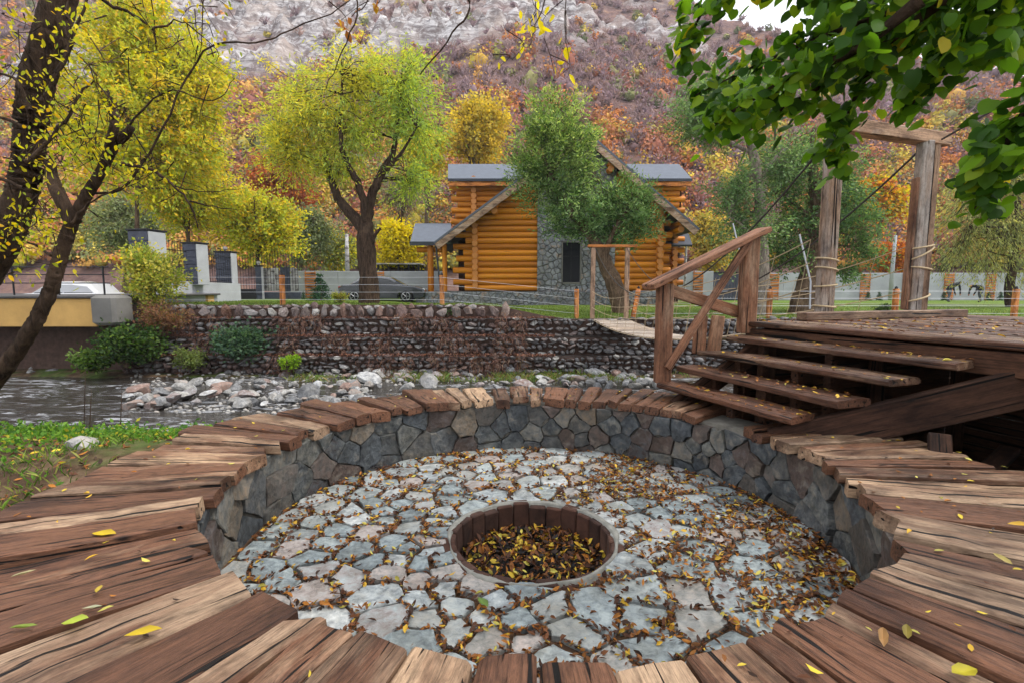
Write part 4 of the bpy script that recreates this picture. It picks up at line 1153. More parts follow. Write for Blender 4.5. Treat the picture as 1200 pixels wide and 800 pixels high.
# gable infill behind the logs
V = []; F = []; xs_ = np.linspace(XL + .1, XR - .1, 30)
for x in xs_: V += [(x, HS + .12, -1), (x, HS + .12, roof_z(x) - .5)]
for i in range(29): F.append((2 * i, 2 * i + 2, 2 * i + 3, 2 * i + 1))
mb = MB(); mb.add(V, F); child(mb, 'gable_backing', M['underwood'], house)
zc = 3.3; r_ = 0
while zc < 6.3:
    e = .35 if r_ % 2 else .0
    log((hx_(529, Y2) + e + rng.uniform(-.08, .08), Y2, zc), (hx_(600, Y2), Y2, zc), .34)
    log((hx_(760, Y2), Y2, zc), (hx_(800, Y2) - e, Y2, zc), .34)
    if zc > 3.6: log((hx_(556, Y2), Y2 - .35, zc + .16), (hx_(556, Y2), Y2 + 2, zc + .16), .33)
    zc += .33; r_ += 1
ev, rd = hz_(210, 30.8), hz_(192.5, 34.2)
slab([(hx_(526, 30.8), 30.8, ev), (hx_(808, 30.8), 30.8, ev), (hx_(792, 34.2), 34.2, rd), (hx_(526.5, 34.2), 34.2, rd)], .12, 'roof', M['slate'])
mb = MB(); mb.box(hx_(526, 30.8), hx_(808, 30.8), 30.76, 30.82, ev - .13, ev + .02); child(mb, 'gutter', M['fascia_dark'], house)
mb = MB(); mb.box(hx_(527, 30.9), hx_(807, 30.9), 30.86, 31.0, ev - .38, ev - .15); child(mb, 'fascia_board', M['orangepost'], house)
# porch on the left
slab([(hx_(481, 28.2), 28.2, hz_(284, 28.2)), (hx_(529, 28.2), 28.2, hz_(284, 28.2)), (hx_(529, 31), 31, hz_(262, 31)), (hx_(487, 31), 31, hz_(262, 31))], .10, 'porch_roof', M['slate'])
mb = MB(); mb.box(hx_(480.5, 28.2), hx_(511, 28.2), 28.12, 28.2, hz_(288, 28.2), hz_(283.5, 28.2)); child(mb, 'gutter', M['fascia_dark'], house)
for px, dia, Y in ((504.5, .34, 28.5), (521, .26, 28.3)): log((hx_(px, Y), Y, hz_(343, Y)), (hx_(px, Y), Y, hz_(287, Y)), dia, 'porch_post')
log((hx_(489, 28.7), 28.7, hz_(293, 28.7)), (hx_(520, 28.7), 28.7, hz_(293, 28.7)), .3, 'porch_beam')
mb = MB(); mb.tube([(hx_(511, 27.6), 27.6, hz_(283, 27.6)), (hx_(512, 27.6), 27.6, hz_(300, 27.6)), (hx_(516, 27.6), 27.6, hz_(342, 27.6))], .05, 8); child(mb, 'downpipe', M['fascia_dark'], house)
# small roof on the right
slab([(hx_(776, 30), 29.9, hz_(287, 29.9)), (hx_(811, 29.9), 29.9, hz_(287, 29.9)), (hx_(806, 31.5), 31.5, hz_(274, 31.5)), (hx_(776, 31.5), 31.5, hz_(274, 31.5))], .12, 'side_roof', M['fascia_dark'])
mb = MB(); mb.tube([(hx_(804, 30), 30, hz_(287, 30)), (hx_(804, 30), 30, hz_(345, 30))], .06, 8); child(mb, 'downpipe', M['whitewood'], house)

# ------------------------------------------------------------------ boundary wall with slatted panels
def panel_mesh():
    m = MB()
    for k_ in range(11): m.box(-.36, .36, -.04, 0, .04 + k_ * .175, .04 + k_ * .175 + .115)
    m.box(-.34, -.28, 0, .04, .0, 1.98); m.box(.28, .34, 0, .04, .0, 1.98)
    o = m.build('slat_panel', M['orangepost']); me_ = o.data; bpy.data.objects.remove(o); return me_
PM = panel_mesh()
def conc_wall(label, x0, y0, x1, y1, zb, zt, panels, seg=3.0):
    a_ = Vector((x0, y0, 0)); b_ = Vector((x1, y1, 0)); d = b_ - a_; L = d.length; d.normalize()
    root = empty('boundary_wall', label, 'wall', loc=(x0, y0, zb), rz=math.atan2(d.y, d.x))
    n_ = max(1, round(L / seg))
    for i in range(n_):
        m = MB(); m.box(i * L / n_ + .006, (i + 1) * L / n_ - .006, 0, .25, -.6, zt - zb + rng.uniform(-.01, .01), 0, .015); m.build('wall_panel', M['concrete'], root)
    for s_ in panels: put('slat_panel', PM, root, (s_, -.02, -.06), (0, 0, 0), (1, 1, (zt - zb + .1) / 2.02))
    return root
def wx(px, Y): return at(px, 330, Y).x
x0, x1 = wx(334, 33.5), wx(520, 33.5)
conc_wall('grey concrete wall with orange slat panels behind the dark car', x0, 33.5, x1, 33.5, -.85, hz_(318, 33.5), [wx(364, 33.5) - x0, wx(444, 33.5) - x0])
x0, x1 = wx(770, 37), wx(836, 37)
conc_wall('short grey concrete wall with one slat panel right of the house', x0, 37, x1, 37, -1.0, hz_(318, 37), [wx(818, 37) - x0])
x0, x1 = wx(868, 37.5), wx(1320, 37.5)
conc_wall('long grey concrete wall with pale slat panels along the right lawn', x0, 37.5, x1, 37.5, -1.05, hz_(320, 37.5), [wx(q, 37.5) - x0 for q in (907, 1014, 1063, 1112, 1161, 1212)])
g = empty('metal_gate', 'dark sliding metal gate in the concrete wall beyond the stairs', 'gate', loc=(wx(836, 37.3), 37.3, -1.0))
Lg = wx(868, 37.3) - wx(836, 37.3)
for i in range(9):
    m = MB(); m.box(i * Lg / 9 + .01, (i + 1) * Lg / 9 - .01, 0, .05, .08, 2.0, 0, .008); m.build('panel', M['darkstone'], g)
m = MB(); m.box(0, Lg, -.03, .08, 2.0, 2.09); m.box(0, Lg, -.03, .08, 0, .08); m.build('frame', M['iron'], g)

# ------------------------------------------------------------------ pillars, iron fence and low wall on the left
fence = empty('concrete_base', 'low pale concrete wall carrying the dark pillars on the left bank', 'wall', loc=(-13, 24, -.7))
f0, f1 = Vector((at(150, 330, 19.5).x, 20.4, 0)), Vector((at(276, 330, 26.0).x, 26.0, 0))
def fl(t): return f0.lerp(f1, t)
m = MB(); dd = (f1 - f0).normalized(); nn = Vector((dd.y, -dd.x, 0)) 
q0, q1 = f0 + nn * .25, f1 + nn * .25; q2, q3 = f1 - nn * .25, f0 - nn * .25
zt0, zt1 = .30, .18
m.add([q0 + Vector((0, 0, -1.2)), q1 + Vector((0, 0, -1.2)), q2 + Vector((0, 0, -1.2)), q3 + Vector((0, 0, -1.2)), q0 + Vector((0, 0, zt0)), q1 + Vector((0, 0, zt1)), q2 + Vector((0, 0, zt1)), q3 + Vector((0, 0, zt0))],
      [(3, 2, 1, 0), (4, 5, 6, 7), (0, 1, 5, 4), (1, 2, 6, 5), (2, 3, 7, 6), (3, 0, 4, 7)])
child(m, 'wall_body', M['concrete'], fence)
def pillar(px, Y, wd, z0, z1, label, lamp=False, rz=-.55):
    c = at(px, 330, Y); r_ = empty('stone_pillar', label, 'pillar', 'dark pillars of the iron fence', (c.x, Y, z0), rz)
    h = z1 - z0; n_ = 6
    for i in range(n_):
        m = MB(); j = .012 if i % 2 else 0
        m.box(-wd / 2 - j, wd / 2 + j, -wd / 2 - j, wd / 2 + j, i * h / n_ + .004, (i + 1) * h / n_ - .004, 0, .012); m.build('block', M['darkstone'], r_)
    m = MB(); m.box(wd / 2 + .014, wd / 2 + .05, -wd / 2 + .02, wd / 2 - .02, .01, h - .02, 0, .006); m.build('side_panel', M['concrete'], r_)
    m = MB(); m.box(-wd / 2 - .06, wd / 2 + .08, -wd / 2 - .06, wd / 2 + .06, h, h + .07, 0, .015); m.build('cap', M['iron'], r_)
    if lamp:
        m = MB(); m.tube([(0, 0, h + .07), (0, 0, h + .13)], .05, 10); m.tube([(0, 0, h + .13), (0, 0, h + .18), (0, 0, h + .26), (0, 0, h + .31)], [.06, .11, .11, .05], 12)
        m.build('lamp', M['whitewood'], r_, True)
pillar(176, 20.0, .82, -.2, 2.12, 'nearest and widest dark stone pillar of the iron fence', rz=-.17)
pillar(231, 23.0, .66, .1, 1.90, 'middle dark stone pillar with pale side on the low wall', rz=-.24)
pillar(266, 26.0, .70, .05, 1.72, 'dark stone pillar with globe lamp at the end of the low wall', True, .1)
pillar(304, 29.5, .30, -.7, 1.18, 'slim grey pillar with globe lamp beside the white boarded gate', True, .1)
for (t0, t1, lb) in ((.10, .50, 'black iron railing between the nearest and the middle pillar'), (.56, .96, 'black iron railing between the middle and the lamp pillar')):
    r_ = empty('iron_railing', lb, 'railing', loc=tuple(fl((t0 + t1) / 2)) [:2] + (.3,)); a_, b_ = fl(t0), fl(t1); L = (b_ - a_).length; n_ = int(L / .16)
    for i in range(n_ + 1):
        q = a_.lerp(b_, i / n_); m = MB(); m.tube([(q.x, q.y, .2), (q.x, q.y, 1.95 - .3 * ((t0 + (t1 - t0) * i / n_)) + .12 * (i % 2))], .013, 4); child(m, 'bar', M['iron'], r_)
    for zz in (.38, 1.62):
        m = MB(); m.tube([a_ + Vector((0, 0, zz - .15 * t0)), b_ + Vector((0, 0, zz - .15 * t1))], .018, 4); child(m, 'rail', M['iron'], r_)
# gateway with grey-white boards and iron bars
r_ = empty('boarded_gate', 'tall iron gate with grey white vertical boards left of the small fir', 'gate', loc=(at(330, 330, 29.8).x, 29.8, -.7)); g0 = Vector(r_.location)
for k_, px in enumerate((311, 315.5, 320, 324.5, 343, 347.5)):
    x = at(px, 330, 29.8).x; m = MB(); m.box(x - .10, x + .10, 29.78, 29.83, -.22, 1.10, 0, .006); child(m, 'board', M['whitewood'], r_)
m = MB(); x = at(334.5, 330, 29.8).x; m.box(x - .27, x + .27, 29.75, 29.85, -.25, 1.15, 0, .01); child(m, 'dark_panel', M['darkstone'], r_)
m = MB(); m.box(at(306, 330, 29.8).x, at(352, 330, 29.8).x, 29.72, 29.9, -.85, -.27, 0, .01); child(m, 'kick_plate', M['darkstone'], r_)
m = MB(); m.box(at(277, 330, 29.4).x, at(300, 330, 29.4).x, 29.3, 29.5, -.85, -.1, 0, .01); child(m, 'kick_plate', M['iron'], r_)
for px in np.arange(279, 352, 3.2):
    x = at(px, 330, 29.65).x; m = MB(); m.tube([(x, 29.65, -.2), (x, 29.65, 1.75 + .4 * math.exp(-((px - 318) / 22) ** 2))], .014, 4); child(m, 'bar', M['iron'], r_)

# ------------------------------------------------------------------ road bridge on the left
br = empty('road_bridge', 'road bridge with ochre girder crossing the river at the left', 'bridge', loc=(-14, 17.5, -1))
yb = 17.0
xe = at(112, 360, yb).x
m = MB(); m.box(-40, xe, yb, yb + .45, hz_(383, yb), hz_(350, yb), 0, .02); child(m, 'girder', M['ochre'], br)
m = MB(); m.box(-40, xe + .1, yb - .10, yb + 7.2, hz_(350, yb) + .003, hz_(347, yb), 0, .02); child(m, 'deck_slab', M['asphalt'], br)
m = MB(); m.box(-40, xe - .05, yb + 3.0, yb + 3.5, hz_(383, yb), hz_(350, yb)); m.box(-40, xe - .05, yb + 6.4, yb + 6.9, hz_(383, yb), hz_(350, yb)); child(m, 'inner_girder', M['ochre'], br)
m = MB(); m.box(xe + .02, xe + .85, yb - .3, yb + .6, hz_(381, yb), hz_(346, yb), 0, .10); child(m, 'bearing_block', M['oldconcrete'], br)
m = MB(); m.box(xe - 3.4, xe + 1.1, yb + 1.4, yb + 7.2, -3.4, hz_(395, yb), 0, .05); child(m, 'abutment', M['oldconcrete'], br)
m = MB(); m.box(-40, xe - 1.0, yb + 6.95, yb + 8.5, -3.4, -.9); child(m, 'back_wall', M['oldconcrete'], br)
for i in range(13):
    x = xe + .3 - i * 1.5; m = MB(); m.tube([(x, yb + .05, hz_(346, yb)), (x, yb + .05, hz_(312, yb))], .028, 6); child(m, 'rail_post', M['iron'], br)
for py in (313, 322, 332):
    m = MB(); m.tube([(-40, yb + .05, hz_(py, yb)), (xe + .5, yb + .05, hz_(py, yb))], .018, 5); child(m, 'rail', M['iron'], br)

# ------------------------------------------------------------------ cars
def car_paint(name, col, rough=.25):
    k_ = NT(name); k_.b.inputs['Coat Weight'].default_value = .6; k_.b.inputs['Coat Roughness'].default_value = .08; return k_.done(col, rough, spec=.5)
M['tyre'] = m_plain('tyre_rubber', S(28, 28, 30), .85); M['rim'] = m_plain('alloy_rim', S(170, 172, 176), .3, .8, .1)
M['headlight'] = car_paint('headlight_glass', S(220, 224, 228), .1); M['taillight'] = car_paint('tail_light', S(150, 20, 18), .2)
def car(label, loc, rz, paint, bodyp, cabp, Lc, Wc, wheels, stripe=None):
    root = empty('parked_car', label, 'car', loc=loc, rz=rz)
    def loft(prof, ys, name, mat, smooth=False):
        V = []; n_ = len(prof)
        for (y, kx, kz) in ys:
            V += [((p[0] - .5 * Lc) * kx + .5 * Lc, y, p[1] * kz if p[1] > .5 else p[1]) for p in prof]
        F = [tuple(range(n_)), tuple((len(ys) - 1) * n_ + j for j in range(n_ - 1, -1, -1))]
        for i in range(len(ys) - 1):
            for j in range(n_): F.append((i * n_ + (j + 1) % n_, i * n_ + j, (i + 1) * n_ + j, (i + 1) * n_ + (j + 1) % n_))
        return mesh_py(name, V, F, mat, root, smooth)
    h = Wc / 2
    body = loft(bodyp, [(-h, .955, .93), (-h * .93, .985, .98), (-h * .6, 1, 1), (h * .6, 1, 1), (h * .93, .985, .98), (h, .955, .93)], 'body', paint)
    roofp = [p for p in cabp]
    loft(cabp, [(-h * .86, .97, .9), (-h * .66, .99, .985), (-h * .3, 1, 1), (h * .3, 1, 1), (h * .66, .99, .985), (h * .86, .97, .9)], 'roof', paint)
    # side windows a touch proud of the cabin
    cx = np.mean([p[0] for p in cabp]); zb_ = min(p[1] for p in cabp); zt_ = max(p[1] for p in cabp)
    for sy in (-1, 1):
        tops = [p for p in cabp if p[1] > zb_ + .1]
        a0_, a1_ = min(cabp)[0] + .22, max(cabp)[0] - .28; t0_, t1_ = min(tops)[0] + .12, max(tops)[0] - .15
        md = (a0_ + a1_) / 2
        for (b0_, b1_, c0_, c1_) in ((a0_, md - .04, t0_, md - .04), (md + .04, a1_, md + .04, t1_)):
            zz0, zz1 = zb_ * .97 + .02, zt_ * .9 - .05
            V = [(b0_, sy * (h * .88), zz0), (b1_, sy * (h * .88), zz0), (c1_, sy * (h * .70), zz1 + .05), (c0_, sy * (h * .70), zz1 + .05)]
            V += [(p[0], p[1] - sy * .05, p[2]) for p in V]
            mesh_py('side_window', V, [(0, 1, 2, 3), (7, 6, 5, 4), (0, 4, 5, 1), (1, 5, 6, 2), (2, 6, 7, 3), (3, 7, 4, 0)], M['glass'], root)
    for x in wheels:
        for sy in (-1, 1):
            m = MB(); m.tube([(0, -.10, 0), (0, -.07, 0), (0, .07, 0), (0, .10, 0)], [.27, .33, .33, .27], 20)
            wl = m.build('wheel', M['tyre'], root); wl.location = (x, sy * (h - .09), .33)
            m = MB()
            for k_ in range(5):
                a_ = k_ * 2 * PI / 5; m.beam((0, sy * .106, 0), (.20 * math.cos(a_), sy * .106, .20 * math.sin(a_)), .02, .055, up=(0, 1, 0))
            m.tube([(.215 * math.cos(t), sy * .104, .215 * math.sin(t)) for t in np.linspace(0, 2 * PI, 21)], .018, 5); m.build('rim', M['rim'], wl)
    xr = max(p[0] for p in bodyp); xb = min(p[0] for p in bodyp)
    for sy in (-1, 1):
        m = MB(); m.box(xr - .42, xr - .08, sy * h * .62 - .17, sy * h * .62 + .17, .60, .74, 0, .03); m.build('headlight', M['headlight'], root)
        m = MB(); m.box(xb + .03, xb + .22, sy * h * .66 - .16, sy * h * .66 + .16, .72, .86, 0, .03); m.build('tail_light', M['taillight'], root)
    m = MB(); m.box(xr - .14, xr + .015, -.5, .5, .30, .52, 0, .03); m.build('grille', M['iron'], root)
    if stripe: 
        m = MB(); m.box(xb + .3, xr - .3, -h - .012, h + .012, .62, .72, 0, .004); m.build('side_stripe', stripe, root)
    return root
sedan = [(.02, .42), (.05, .78), (.25, .93), (1.0, .96), (3.2, .93), (4.1, .86), (4.55, .72), (4.66, .5), (4.6, .26), (4.1, .22), (4.05, .45), (3.85, .62), (3.6, .66), (3.35, .6), (3.2, .42), (3.15, .20), (1.35, .20), (1.3, .42), (1.15, .6), (.9, .66), (.65, .6), (.5, .42), (.45, .24), (.08, .28)]
scab = [(.45, .92), (1.15, 1.30), (1.75, 1.42), (2.3, 1.42), (2.75, 1.34), (3.55, .92)]
cp = at(398, 352, 27.6)
car('dark grey sedan parked behind the willow trunk', (cp.x, 27.9, -.80), .06, car_paint('dark_grey_paint', S(34, 38, 46)), sedan, scab, 4.7, 1.82, (.9, 3.6))
hatch = [(.02, .4), (.03, .85), (.12, .98), (3.0, .96), (3.9, .88), (4.1, .74), (4.14, .5), (4.1, .26), (3.75, .22), (3.7, .45), (3.5, .62), (3.3, .65), (3.05, .6), (2.9, .42), (2.85, .20), (1.2, .20), (1.15, .42), (1.0, .6), (.8, .66), (.55, .6), (.4, .42), (.35, .24), (.06, .28)]
hcab = [(.10, .95), (.5, 1.36), (1.2, 1.46), (2.0, 1.45), (2.4, 1.36), (3.1, .95)]
cp = at(132, 345, 22.0)
car('white hatchback with red stripe crossing the road bridge', (cp.x - .25, 22.4, -1.20), PI, car_paint('white_paint', S(190, 191, 194)), hatch, hcab, 4.15, 1.7, (.8, 3.3), M['taillight'])

# ------------------------------------------------------------------ orange bank posts with wires, poles
posts = [(331, 362, 330, 'orange timber post on the bank left of the willow'), (518, 362, 327, 'orange timber post in front of the cabin porch'), (676, 373, 333, 'orange timber post below the cabin window'), (741, 377, 339, 'leaning orange timber post right of the footbridge'), (902, 374, 334, 'orange timber post between the two tree trunks'), (1050, 376, 342, 'orange timber post seen between the gate posts'), (1190, 377, 340, 'orange timber post near the right willow trunk')]
PT = []
for (px, pb, ptp, lb) in posts:
    Y = 18.62; x = at(px, 350, Y).x; zb_ = float(lawn_z(x, Y)); r_ = empty('bank_post', lb, 'post', 'orange posts along the far bank', (x, Y, zb_))
    lean = .22 if 'leaning' in lb else rng.normal() * .02
    local_beam((x, Y, zb_ - .2), (x + lean, Y, zb_ + 1.06), .15, .15, 'post', M['orangepost'], r_, up=(0, 1, 0))
    m = MB(); m.tube([(lean, 0, 1.06), (lean, 0, 1.10), (lean, 0, 1.16)], [.05, .055, .02], 8); m.build('cap', M['iron'], r_)
    PT.append(Vector((x, Y, zb_)))
PT = [Vector((-13.5, 18.62, -.62))] + PT + [Vector((21, 18.62, -1.1))]
for i, zz in enumerate((.18, .45, .72, .98)):
    for j, (s0_, s1_) in enumerate(((0, 3), (4, 8))):
        m = MB(); m.tube([q + Vector((0, -.08, zz)) for q in PT[s0_:s1_ + 1]], .0045, 4)
        tag(m.build('fence_wire', M['wire']), '%s pale wire strung between the orange posts %s of the footbridge' % (('lowest', 'second', 'third', 'topmost')[i], ('left', 'right')[j]), 'wire', 'fence wires on the bank')
def pole(px, pyb, pyt, Y, r, label, mat):
    x = at(px, 340, Y).x; m = MB(); m.tube([(x, Y, hz_(pyb, Y)), (x, Y, hz_((pyb + pyt) / 2, Y)), (x + .03, Y, hz_(pyt, Y))], [r, r * .9, r * .7], 10); tag(m.build('utility_pole', M[mat], None, True), label, 'pole')
pole(1044, 352, 276, 33, .13, 'thin grey pole standing before the right wall between the gate posts', 'concrete')
pole(408, 330, 275, 36, .16, 'thin pale pole behind the wall left of the willow trunk', 'whitewood')
# dark open shelter behind the wall left of the porch
r_ = empty('open_shelter', 'long dark open shelter with pale roof edge behind the wall', 'shelter', loc=(at(470, 312, 36).x, 36, 0)); q0 = Vector(r_.location)
m = MB(); m.box(at(440, 312, 36).x, at(492, 312, 36).x, 36, 38, hz_(310, 36), hz_(308.5, 36)); child(m, 'roof', M['whitewood'], r_)
for px in (442, 454, 466, 478, 490):
    x = at(px, 312, 36).x; m = MB(); m.box(x - .06, x + .06, 36.2, 36.32, -.9, hz_(310.2, 36)); child(m, 'post', M['iron'], r_)
m = MB(); m.box(at(440, 312, 36).x, at(492, 312, 36).x, 37.6, 37.7, -.9, hz_(310.2, 36)); child(m, 'back_panel', M['underwood'], r_)
# pale path across the right lawn
V = []
for x in np.linspace(9, 40, 40):
    y = 29.0 - .08 * (x - 9)
    for dy in (0, .55): V.append((x, y + dy, float(lawn_z(x, y + dy)) + .03))
o = mesh_py('garden_path', V, [(2 * i, 2 * i + 2, 2 * i + 3, 2 * i + 1) for i in range(39)], M['cement']); tag(o, kind='structure')

# ------------------------------------------------------------------ two people bending over the lawn
def person(px, Y, face, label, bend):
    zg = float(lawn_z(at(px, 350, Y).x, Y)); J = []; E_ = []; Rr = []
    def j(x, y, z, r): J.append((x, y, z)); Rr.append(r); return len(J) - 1
    f_ = face
    pel = j(0, 0, .92, .15); wst = j(.16 * f_, 0, 1.02, .145); che = j(.42 * f_, 0, 1.02 + .16 * bend, .165); nk = j(.58 * f_, 0, 1.04 + .22 * bend, .065)
    hd = j(.66 * f_, 0, 1.02 + .26 * bend, .10); hd2 = j(.76 * f_, 0, .98 + .28 * bend, .085)
    E_ += [(pel, wst), (wst, che), (che, nk), (nk, hd), (hd, hd2)]
    for sy in (-1, 1):
        hp = j(.0, .11 * sy, .84, .11); kn = j(.07 * f_ + .10 * sy, .13 * sy, .47, .075); an = j(-.02 * f_ + .14 * sy, .14 * sy, .09, .05); ft = j(.14 * f_ + .14 * sy, .15 * sy, .05, .045)
        sh = j(.44 * f_, .21 * sy, 1.0 + .16 * bend, .075); el_ = j(.52 * f_, .24 * sy, .74 + .1 * bend, .055); ha = j(.60 * f_, .18 * sy, .50, .042); fi = j(.62 * f_, .17 * sy, .42, .035)
        E_ += [(pel, hp), (hp, kn), (kn, an), (an, ft), (che, sh), (sh, el_), (el_, ha), (ha, fi)]
    me_ = bpy.data.meshes.new('person'); me_.from_pydata(J, E_, []); o = bpy.data.objects.new('person', me_); link(o)
    md = o.modifiers.new('skin', 'SKIN')
    for i, r in enumerate(Rr): me_.skin_vertices[0].data[i].radius = (r, r)
    me_.skin_vertices[0].data[pel].use_root = True
    sb = o.modifiers.new('sub', 'SUBSURF'); sb.levels = 1; sb.render_levels = 1
    dg = bpy.context.evaluated_depsgraph_get(); nm = bpy.data.meshes.new_from_object(o.evaluated_get(dg)); o.modifiers.clear(); o.data = nm
    for mm in (M['cloth_dark'], M['cloth_grey'], M['skin'], M['hair']): nm.materials.append(mm)
    for p in nm.polygons:
        c = p.center; p.use_smooth = True
        if c.z < .80 and abs(c.x) < .38: p.material_index = 1 if c.z > .1 else 3
        elif abs(c.x) > .58 and c.z > .85: p.material_index = 3 if c.z > 1.08 + .2 * bend or True and c.x * f_ < .68 else 2
        elif c.z < .52: p.material_index = 2
    o.location = (at(px, 350, Y).x, Y, zg); tag(o, label, 'person'); return o
M['cloth_dark'] = m_plain('dark_jacket', S(40, 42, 50), .9); M['cloth_grey'] = m_plain('grey_trousers', S(88, 92, 102), .9)
M['skin'] = m_plain('skin', S(176, 128, 104), .6); M['hair'] = m_plain('dark_hair', S(30, 26, 24), .7)
person(1111, 33, 1, 'person in dark jacket and grey trousers stooping to the right on the lawn', .9)
person(1149, 32.5, -1, 'person all in dark clothes bent double facing left on the lawn', .1)

# ------------------------------------------------------------------ trees
def A3(px, py, Y): return np.array(at(px, py, Y))
def lobe(px, py, Y, rpx, rpy, ry=None, wgt=None):
    c = at(px, py, Y); k_ = Y / 600.0; rx, rz = rpx * k_, rpy * k_
    return (c.x, Y, c.z, rx, ry or rx, rz, wgt if wgt else rx * rz)
# willow on the far bank
t = Tree('willow_tree', 'broad yellow green willow with forked dark trunk on the far bank', None, 'bark_dark')
Y = 19.6
t.limb([A3(433, 366, Y), A3(432, 330, Y), A3(429, 292, Y), A3(428, 262, Y)], .40, .31, 18, 14, wob=.006, rough=.04)
t.limb([A3(429, 270, Y), A3(405, 245, Y), A3(392, 222, Y), A3(384, 195, Y + .3), A3(378, 160, Y + .4), A3(362, 120, Y + .4)], .24, .05, wob=.02)
t.limb([A3(430, 268, Y), A3(426, 235, Y - .3), A3(416, 208, Y - .4), A3(402, 180, Y - .5), A3(398, 140, Y - .5), A3(402, 90, Y - .6)], .20, .04, wob=.02)
t.limb([A3(428, 264, Y), A3(436, 230, Y), A3(446, 205, Y), A3(460, 180, Y + .2), A3(466, 150, Y + .3), A3(470, 110, Y + .4)], .24, .05, wob=.02)
t.limb([A3(446, 207, Y), A3(470, 180, Y - .4), A3(488, 150, Y - .6)], .10, .03)
t.limb([A3(384, 196, Y + .3), A3(352, 180, Y + .2), A3(330, 170, Y)], .09, .03)
t.limb([A3(432, 292, Y), A3(440, 275, Y - .3), A3(446, 268, Y - .4)], .08, .05)
lbs = [lobe(360, 125, Y, 52, 50, 1.8), lobe(415, 85, Y, 55, 42, 2.0), lobe(470, 95, Y, 50, 46, 1.8), lobe(345, 178, Y, 45, 36, 1.5), lobe(490, 135, Y, 34, 40, 1.4), lobe(410, 140, Y, 60, 40, 2.2), lobe(480, 200, Y, 26, 28, 1.0, .6), lobe(325, 150, Y, 26, 30, 1.2), lobe(395, 190, Y, 30, 22, 1.2, .5)]
cg = A3(470, 150, Y)
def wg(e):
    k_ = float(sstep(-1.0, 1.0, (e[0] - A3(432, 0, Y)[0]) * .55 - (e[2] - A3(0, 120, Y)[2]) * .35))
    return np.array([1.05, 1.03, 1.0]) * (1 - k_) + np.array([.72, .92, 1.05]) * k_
t.crown(lbs, 520, 54, .20, .042, WILLOW, .45, 1.15, .45, .15, wg, .010, upb=.35)
t.build()
# willow leaning before the cabin
t = Tree('willow_tree', 'leaning dense green willow in front of the cabin', None, 'bark')
Y = 21.5
t.limb([A3(730, 366, Y), A3(722, 340, Y), A3(708, 305, Y), A3(690, 272, Y), A3(668, 245, Y), A3(648, 215, Y), A3(640, 175, Y), A3(645, 140, Y)], .42, .07, 10, wob=.02)
t.limb([A3(708, 305, Y), A3(715, 280, Y - .3), A3(728, 255, Y - .4), A3(745, 235, Y - .4)], .16, .04)
t.limb([A3(690, 272, Y), A3(700, 240, Y), A3(705, 215, Y)], .12, .03)
lbs = [lobe(648, 150, Y, 46, 42, 1.7), lobe(630, 195, Y, 36, 40, 1.5), lobe(668, 185, Y, 38, 50, 1.6), lobe(655, 235, Y, 38, 34, 1.4), lobe(720, 235, Y, 44, 32, 1.6), lobe(748, 248, Y, 30, 30, 1.3), lobe(690, 258, Y, 34, 26, 1.3), lobe(728, 272, Y, 36, 18, 1.2, .7)]
HG = [P4(S(126, 156, 90), 3), P4(S(160, 184, 122), 2), P4(S(98, 130, 78), 3), P4(S(190, 206, 150), 1.2), P4(S(66, 96, 56), 2.2)]
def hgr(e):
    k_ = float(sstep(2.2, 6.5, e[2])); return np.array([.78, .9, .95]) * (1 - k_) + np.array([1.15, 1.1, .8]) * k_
t.crown(lbs, 560, 62, .19, .05, HG, .12, 1.0, .42, .15, hgr, .010, upb=.6)
t.build()
# trees behind the stairs
t = Tree('broadleaf_tree', 'tall green tree with straight grey trunk behind the upper newel post', None, 'bark_pale'); Y = 20.5
t.limb([A3(894, 372, Y), A3(893, 320, Y), A3(891, 260, Y), A3(887, 205, Y), A3(878, 165, Y), A3(865, 130, Y)], .34, .10, 10, wob=.015)
t.limb([A3(888, 215, Y), A3(905, 190, Y), A3(925, 170, Y)], .12, .04); t.limb([A3(884, 180, Y), A3(850, 165, Y), A3(835, 150, Y)], .10, .03)
t.limb([A3(891, 290, Y), A3(870, 265, Y - .3), A3(855, 255, Y - .4)], .08, .03)
lbs = [lobe(848, 122, Y, 56, 38, 1.8, 5.0), lobe(885, 110, Y, 40, 30, 1.6), lobe(826, 140, Y, 40, 26, 1.4, 2.4), lobe(872, 265, Y, 40, 46, 1.5), lobe(865, 220, Y, 30, 28, 1.3), lobe(915, 190, Y, 34, 34, 1.4)]
BG = [P4(S(112, 144, 94), 3), P4(S(138, 166, 116), 2), P4(S(86, 118, 76), 3), P4(S(160, 182, 134), 1)]
t.crown(lbs, 520, 52, .14, .055, BG, .2, 1.0, .45, .16, None, .010); t.build()
t = Tree('broadleaf_tree', 'dark green tree with thick leaning trunk just left of the gate post', None, 'bark'); Y = 21.5
t.limb([A3(938, 374, Y), A3(944, 340, Y), A3(955, 290, Y), A3(958, 240, Y), A3(950, 190, Y), A3(955, 150, Y)], .55, .10, 10, wob=.02)
t.limb([A3(955, 290, Y), A3(990, 260, Y), A3(1015, 250, Y)], .14, .04); t.limb([A3(956, 260, Y), A3(925, 235, Y), A3(910, 230, Y)], .12, .04)
lbs = [lobe(945, 250, Y, 44, 48, 1.7), lobe(930, 190, Y, 40, 44, 1.6), lobe(995, 255, Y, 40, 36, 1.5), lobe(985, 210, Y, 36, 40, 1.5), lobe(915, 290, Y, 34, 30, 1.3), lobe(1010, 290, Y, 26, 22, 1.2, .7), lobe(985, 315, Y, 24, 18, 1.0, .5)]
